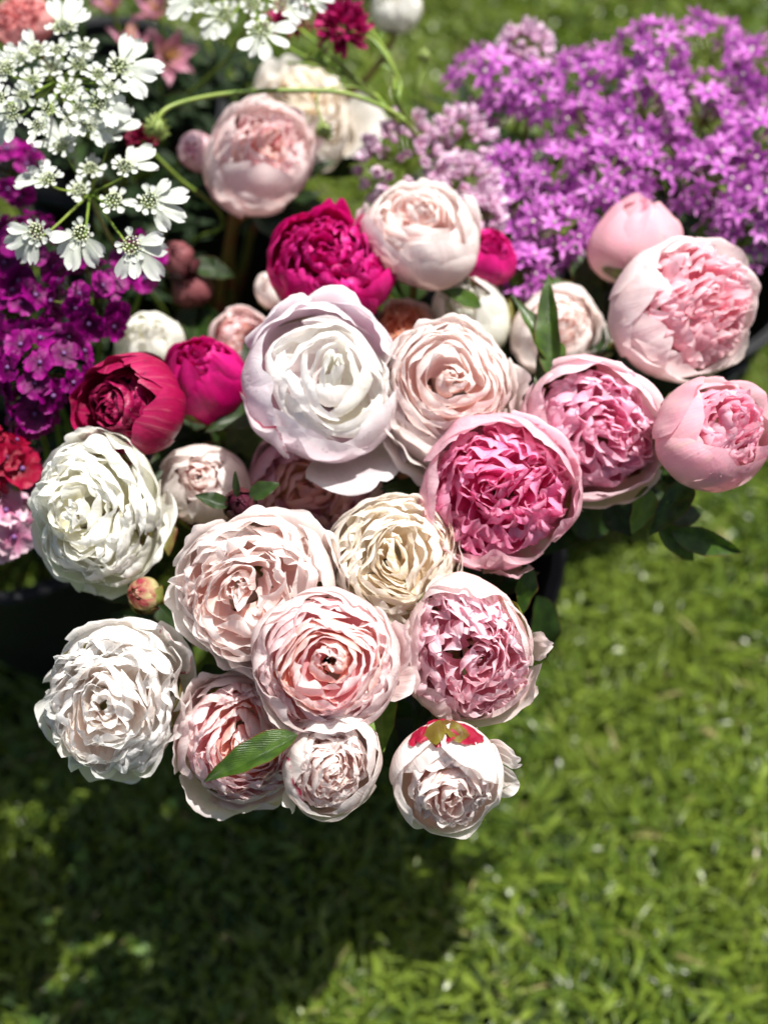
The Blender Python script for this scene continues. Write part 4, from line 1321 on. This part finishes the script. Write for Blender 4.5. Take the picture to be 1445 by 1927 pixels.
scabiosa(645, 45, 56, .66, [(775, 235, .60), (750, 150, .64), (700, 75, .66)], 'crimson pincushion flower at the top edge right of the lace umbel', 'C', SC)
scabiosa(545, 32, 42, .63, [(770, 245, .58), (700, 175, .62), (600, 85, .63)], 'crimson pincushion flower half behind the lace umbel at the top', 'C', SC, 80)
scabiosa(268, 262, 32, .64, [(420, 420, .52), (330, 330, .60)], 'dark crimson pincushion flower behind the right petals of the nearest lace umbel', 'D', SD, 70)


def seed_stem(way, head, r, z, label, bk, thick=.0019):
    rng = np.random.default_rng(int(head[0]))
    c = at_z(*head, z)
    R = r * depth(c) / FPX
    foot = foot_in(bk, rng)
    root = thing('scabiosa_bud', label, 'flower bud', foot)
    bc, br, bh = BUCKETS[bk]
    pts = [foot, np.array([*bc[:2], bh])] + [at_z(*w) for w in way] + [c]
    put_stem(root, smooth_path(pts, 9), thick * 1.2, thick)
    A = Acc()
    for k in range(46):
        f = (k + .5) / 46
        th = math.acos(1 - 2 * f)
        d = np.array([math.sin(th) * math.cos(k * 2.4), math.sin(th) * math.sin(k * 2.4), math.cos(th)])
        P, nu, nv = petal_shape(rng, R * .55, R * .3, 2, 3, 0, .3, .5, .3, .1, True)
        Fm = frame_from_axis(np.cross(d, [.3, .5, .8]), rng.uniform(0, 6))
        X = d
        Z = np.cross(X, [0.31, .52, .8])
        Z /= np.linalg.norm(Z)
        Fm = np.stack([X, np.cross(Z, X), Z], 1)
        A.add(P.reshape(-1, 3) @ Fm.T + d * R * .55, grid_quads(nu, nv), uv_grid(nu, nv))
    v, q, t = ico(R * .7, 10, 7)
    A.add(v, q, None, t)
    link('bud_head', A.mesh('bud_head', [M['seedhead']]), root, c - foot)
    return root


seed_stem([(790, 260, .60), (745, 215, .64), (650, 176, .66), (540, 170, .67), (430, 176, .67), (345, 192, .67), (305, 212, .67)], (296, 240), 25, .665,
          'green spiky bud on the long arching stem left of the back pink peony', 'C')
seed_stem([(770, 250, .58), (690, 170, .63), (600, 175, .64)], (610, 246), 19, .625, 'small green bud hanging in front of the faded cream peony', 'C', .0009)
seed_stem([(800, 230, .55)], (800, 105), 15, .60, 'tiny yellow green bud alone on the grass above the alliums', 'C', .0008)
# leaning green stems that cross behind the faded peony
for i, w in enumerate([[(760, 240, .60), (690, 165, .62), (560, 100, .62), (520, 70, .62)], [(772, 235, .60), (740, 130, .62), (700, 60, .62), (655, 15, .62)],
                       [(765, 245, .59), (670, 150, .60), (600, 125, .60), (540, 118, .60)]]):
    foot = foot_in('C', RF)
    root = thing('green_stem', ['bare green stem running up left towards the crimson pincushions', 'bare green stem curving up steeply by the pale bud at the top', 'bare green stem passing lowest across the faded cream peony'][i], 'plant stem', foot)
    bc, br, bh = BUCKETS['C']
    put_stem(root, smooth_path([foot, np.array([*bc[:2], bh])] + [at_z(*q) for q in w], 9), .0026, .0014)
    for j in range(4):
        p = at_z(*w[1]) * (1 - j * .25) + at_z(*w[2]) * j * .25
        leaf_between(root, p, p + (RGT * RF.uniform(-.6, .6) + UPV * RF.uniform(-.2, .8)) * .03, .004, RF, 'leaf_light')

# peruvian lilies and the salmon bloom behind the lace
def lily(px, py, r, z, axis, label, seed):
    rng = np.random.default_rng(seed)
    c = at_z(px, py, z)
    R = r * depth(c) / FPX
    foot = foot_in('F', rng)
    ax = view_vec(axis)
    root = thing('lily', label, 'flower', foot)
    put_stem(root, stem_path('F', foot, c - ax * R * .5, ax, 14, .05), .0022, .0016)
    F = frame_from_axis(ax, rng.uniform(0, 6))
    for k in range(6):
        P, nu, nv = petal_shape(rng, R * 1.2, R * .62, 6, 8, 0, .5, -.15, .3, .12, True)
        A = Acc()
        radial(A, P, nu, nv, k * 1.047, R * .05, .95 - .25 * (k % 2), -R * .5)
        link('petal', A.mesh('petal', [M['lily']]), root, c - foot, F)
    A = Acc()
    for k in range(6):
        v, q, uv = tube([[0, 0, -R * .4], [R * .1 * math.cos(k), R * .1 * math.sin(k), R * .1], [R * .2 * math.cos(k), R * .2 * math.sin(k), R * .45]], R * .02, 4)
        A.add(v, q, uv)
    link('stamens', A.mesh('stamens', [M['allium_yellow']]), root, c - foot, F)


lily(248, 72, 52, .56, (.1, .8, .5), 'dusky pink lily bloom upright behind the upper lace umbel', 1)
lily(322, 105, 56, .54, (.6, -.1, .8), 'dusky pink lily bloom with pointed petals right of the upper lace umbel', 2)
lily(290, 15, 44, .54, (-.2, .5, .8), 'dusky pink lily bloom near the top edge above the other two', 3)
lily(205, 5, 40, .54, (-.2, .6, .7), 'dusky pink lily bloom at the top edge left of the others', 4)
peony('salmon', 45, 38, 52, .66, (-.1, .4, .9), 'bomb', 'salmon', 'ruffled salmon pink bloom in the upper left corner', bk='F', leaves=0, sep=None)

# dark leafy stems that fill the upper left buckets, deep between the flowers
FG = 'dark leafy stems between the flowers of the upper left buckets'
rf = np.random.default_rng(77)
WHERE = ['under the salmon bloom in the corner', 'under the upper lace umbel beside the salmon bloom', 'between the lilies and the upper lace umbel', 'right of the lilies near the top edge', 'under the top edge lace umbel', 'left of centre under the upper lace umbel', 'behind the middle of the upper lace umbel', 'below the two largest lilies', 'right of the lilies above the arching bud', 'beside the dark red sepalled small bud', 'under the right petals of the nearest lace umbel', 'in the middle under the nearest lace umbel', 'left of the back pink peony over its shoulder', 'at the left edge under the upper lace umbel', 'between the two lace umbels', 'above the dusky shaded buds', 'at the left edge among the magenta heads', 'behind the scarlet sweet william', 'among the magenta heads beside the cream bud', 'right of the magenta heads by the small cream peony', 'below the crimson pincushions', 'beneath the back pink peony', 'below the pink and white sweet william', 'between the magenta heads and the greenish white peony']
for i, (bk, px, py, z) in enumerate([('F', 60, 60, .50), ('F', 150, 40, .52), ('F', 250, 60, .50), ('F', 340, 60, .50), ('F', 420, 60, .48), ('F', 60, 150, .50), ('F', 180, 150, .52), ('F', 300, 160, .50),
                                     ('F', 380, 150, .48), ('D', 330, 300, .46), ('D', 250, 330, .50), ('D', 180, 420, .50), ('D', 420, 250, .48), ('F', 60, 260, .50), ('F', 150, 250, .52), ('D', 300, 400, .46),
                                     ('B', 60, 420, .48), ('B', 20, 700, .46), ('B', 120, 620, .48), ('B', 190, 640, .46), ('F', 480, 110, .46), ('D', 480, 330, .44), ('B', 30, 940, .42), ('B', 120, 800, .46)]):
    foot = foot_in(bk, rf, 1.0)
    root = thing('leafy_stem', 'dark leafy stem ' + WHERE[i], 'foliage', foot, FG)
    end = at_z(px, py, z)
    path = stem_path(bk, foot, end, np.array([0, 0, 1.0]), 16, .08)
    put_stem(root, path, .0022, .0012)
    for k in range(16):
        j = int(len(path) * (.45 + .53 * k / 16))
        p = path[min(j, len(path) - 1)]
        a = k * 2.4 + rf.normal(0, .3)
        d = np.array([math.cos(a), math.sin(a), rf.uniform(.0, .7)])
        d /= np.linalg.norm(d)
        L = rf.uniform(.03, .06)
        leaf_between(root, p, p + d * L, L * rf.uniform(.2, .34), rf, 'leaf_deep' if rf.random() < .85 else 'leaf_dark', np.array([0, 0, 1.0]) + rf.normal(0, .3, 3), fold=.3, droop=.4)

# the alliums' own leaves: long straps low between the purple heads
rg = np.random.default_rng(78)
WHERE2 = ['under the furthest left purple head', 'between the small purple head and the pale pink cluster', 'by the dark gap in the back row', 'just above the hidden crimson bud', 'left of the smooth pink bud', 'under the top purple pair on the left', 'under the broadest purple head', 'in the second row near the right', 'at the right edge in the second row', 'above the smooth closed pink bud', 'in the centre of the right hand mass', 'low at the right in the third row', 'behind the smooth closed pink bud', 'above the big coral centred peony']
for i, (bk, px, py) in enumerate([('C', 900, 200), ('C', 1000, 260), ('C', 1060, 200), ('C', 960, 380), ('C', 1060, 360), ('E', 1180, 180), ('E', 1260, 180), ('E', 1350, 180), ('E', 1420, 230), ('E', 1200, 300), ('E', 1300, 300),
                                  ('E', 1400, 340), ('E', 1180, 400), ('E', 1330, 400)]):
    foot = foot_in(bk, rg, 1.0)
    root = thing('leafy_stem', 'green strap leaves ' + WHERE2[i], 'foliage', foot, 'strap leaves between the purple allium heads')
    end = at_z(px, py, .47)
    path = stem_path(bk, foot, end, np.array([0, 0, 1.0]), 16, .08)
    put_stem(root, path, .0022, .0012)
    for k in range(10):
        p = path[int(len(path) * (.5 + .45 * k / 10))]
        a = k * 2.4 + rg.normal(0, .3)
        d = np.array([math.cos(a), math.sin(a), rg.uniform(.1, 1.0)])
        d /= np.linalg.norm(d)
        L = rg.uniform(.05, .10)
        leaf_between(root, p, p + d * L, L * rg.uniform(.10, .2), rg, 'leaf_dark', np.array([0, 0, 1.0]) + rg.normal(0, .3, 3), fold=.3, droop=.5)
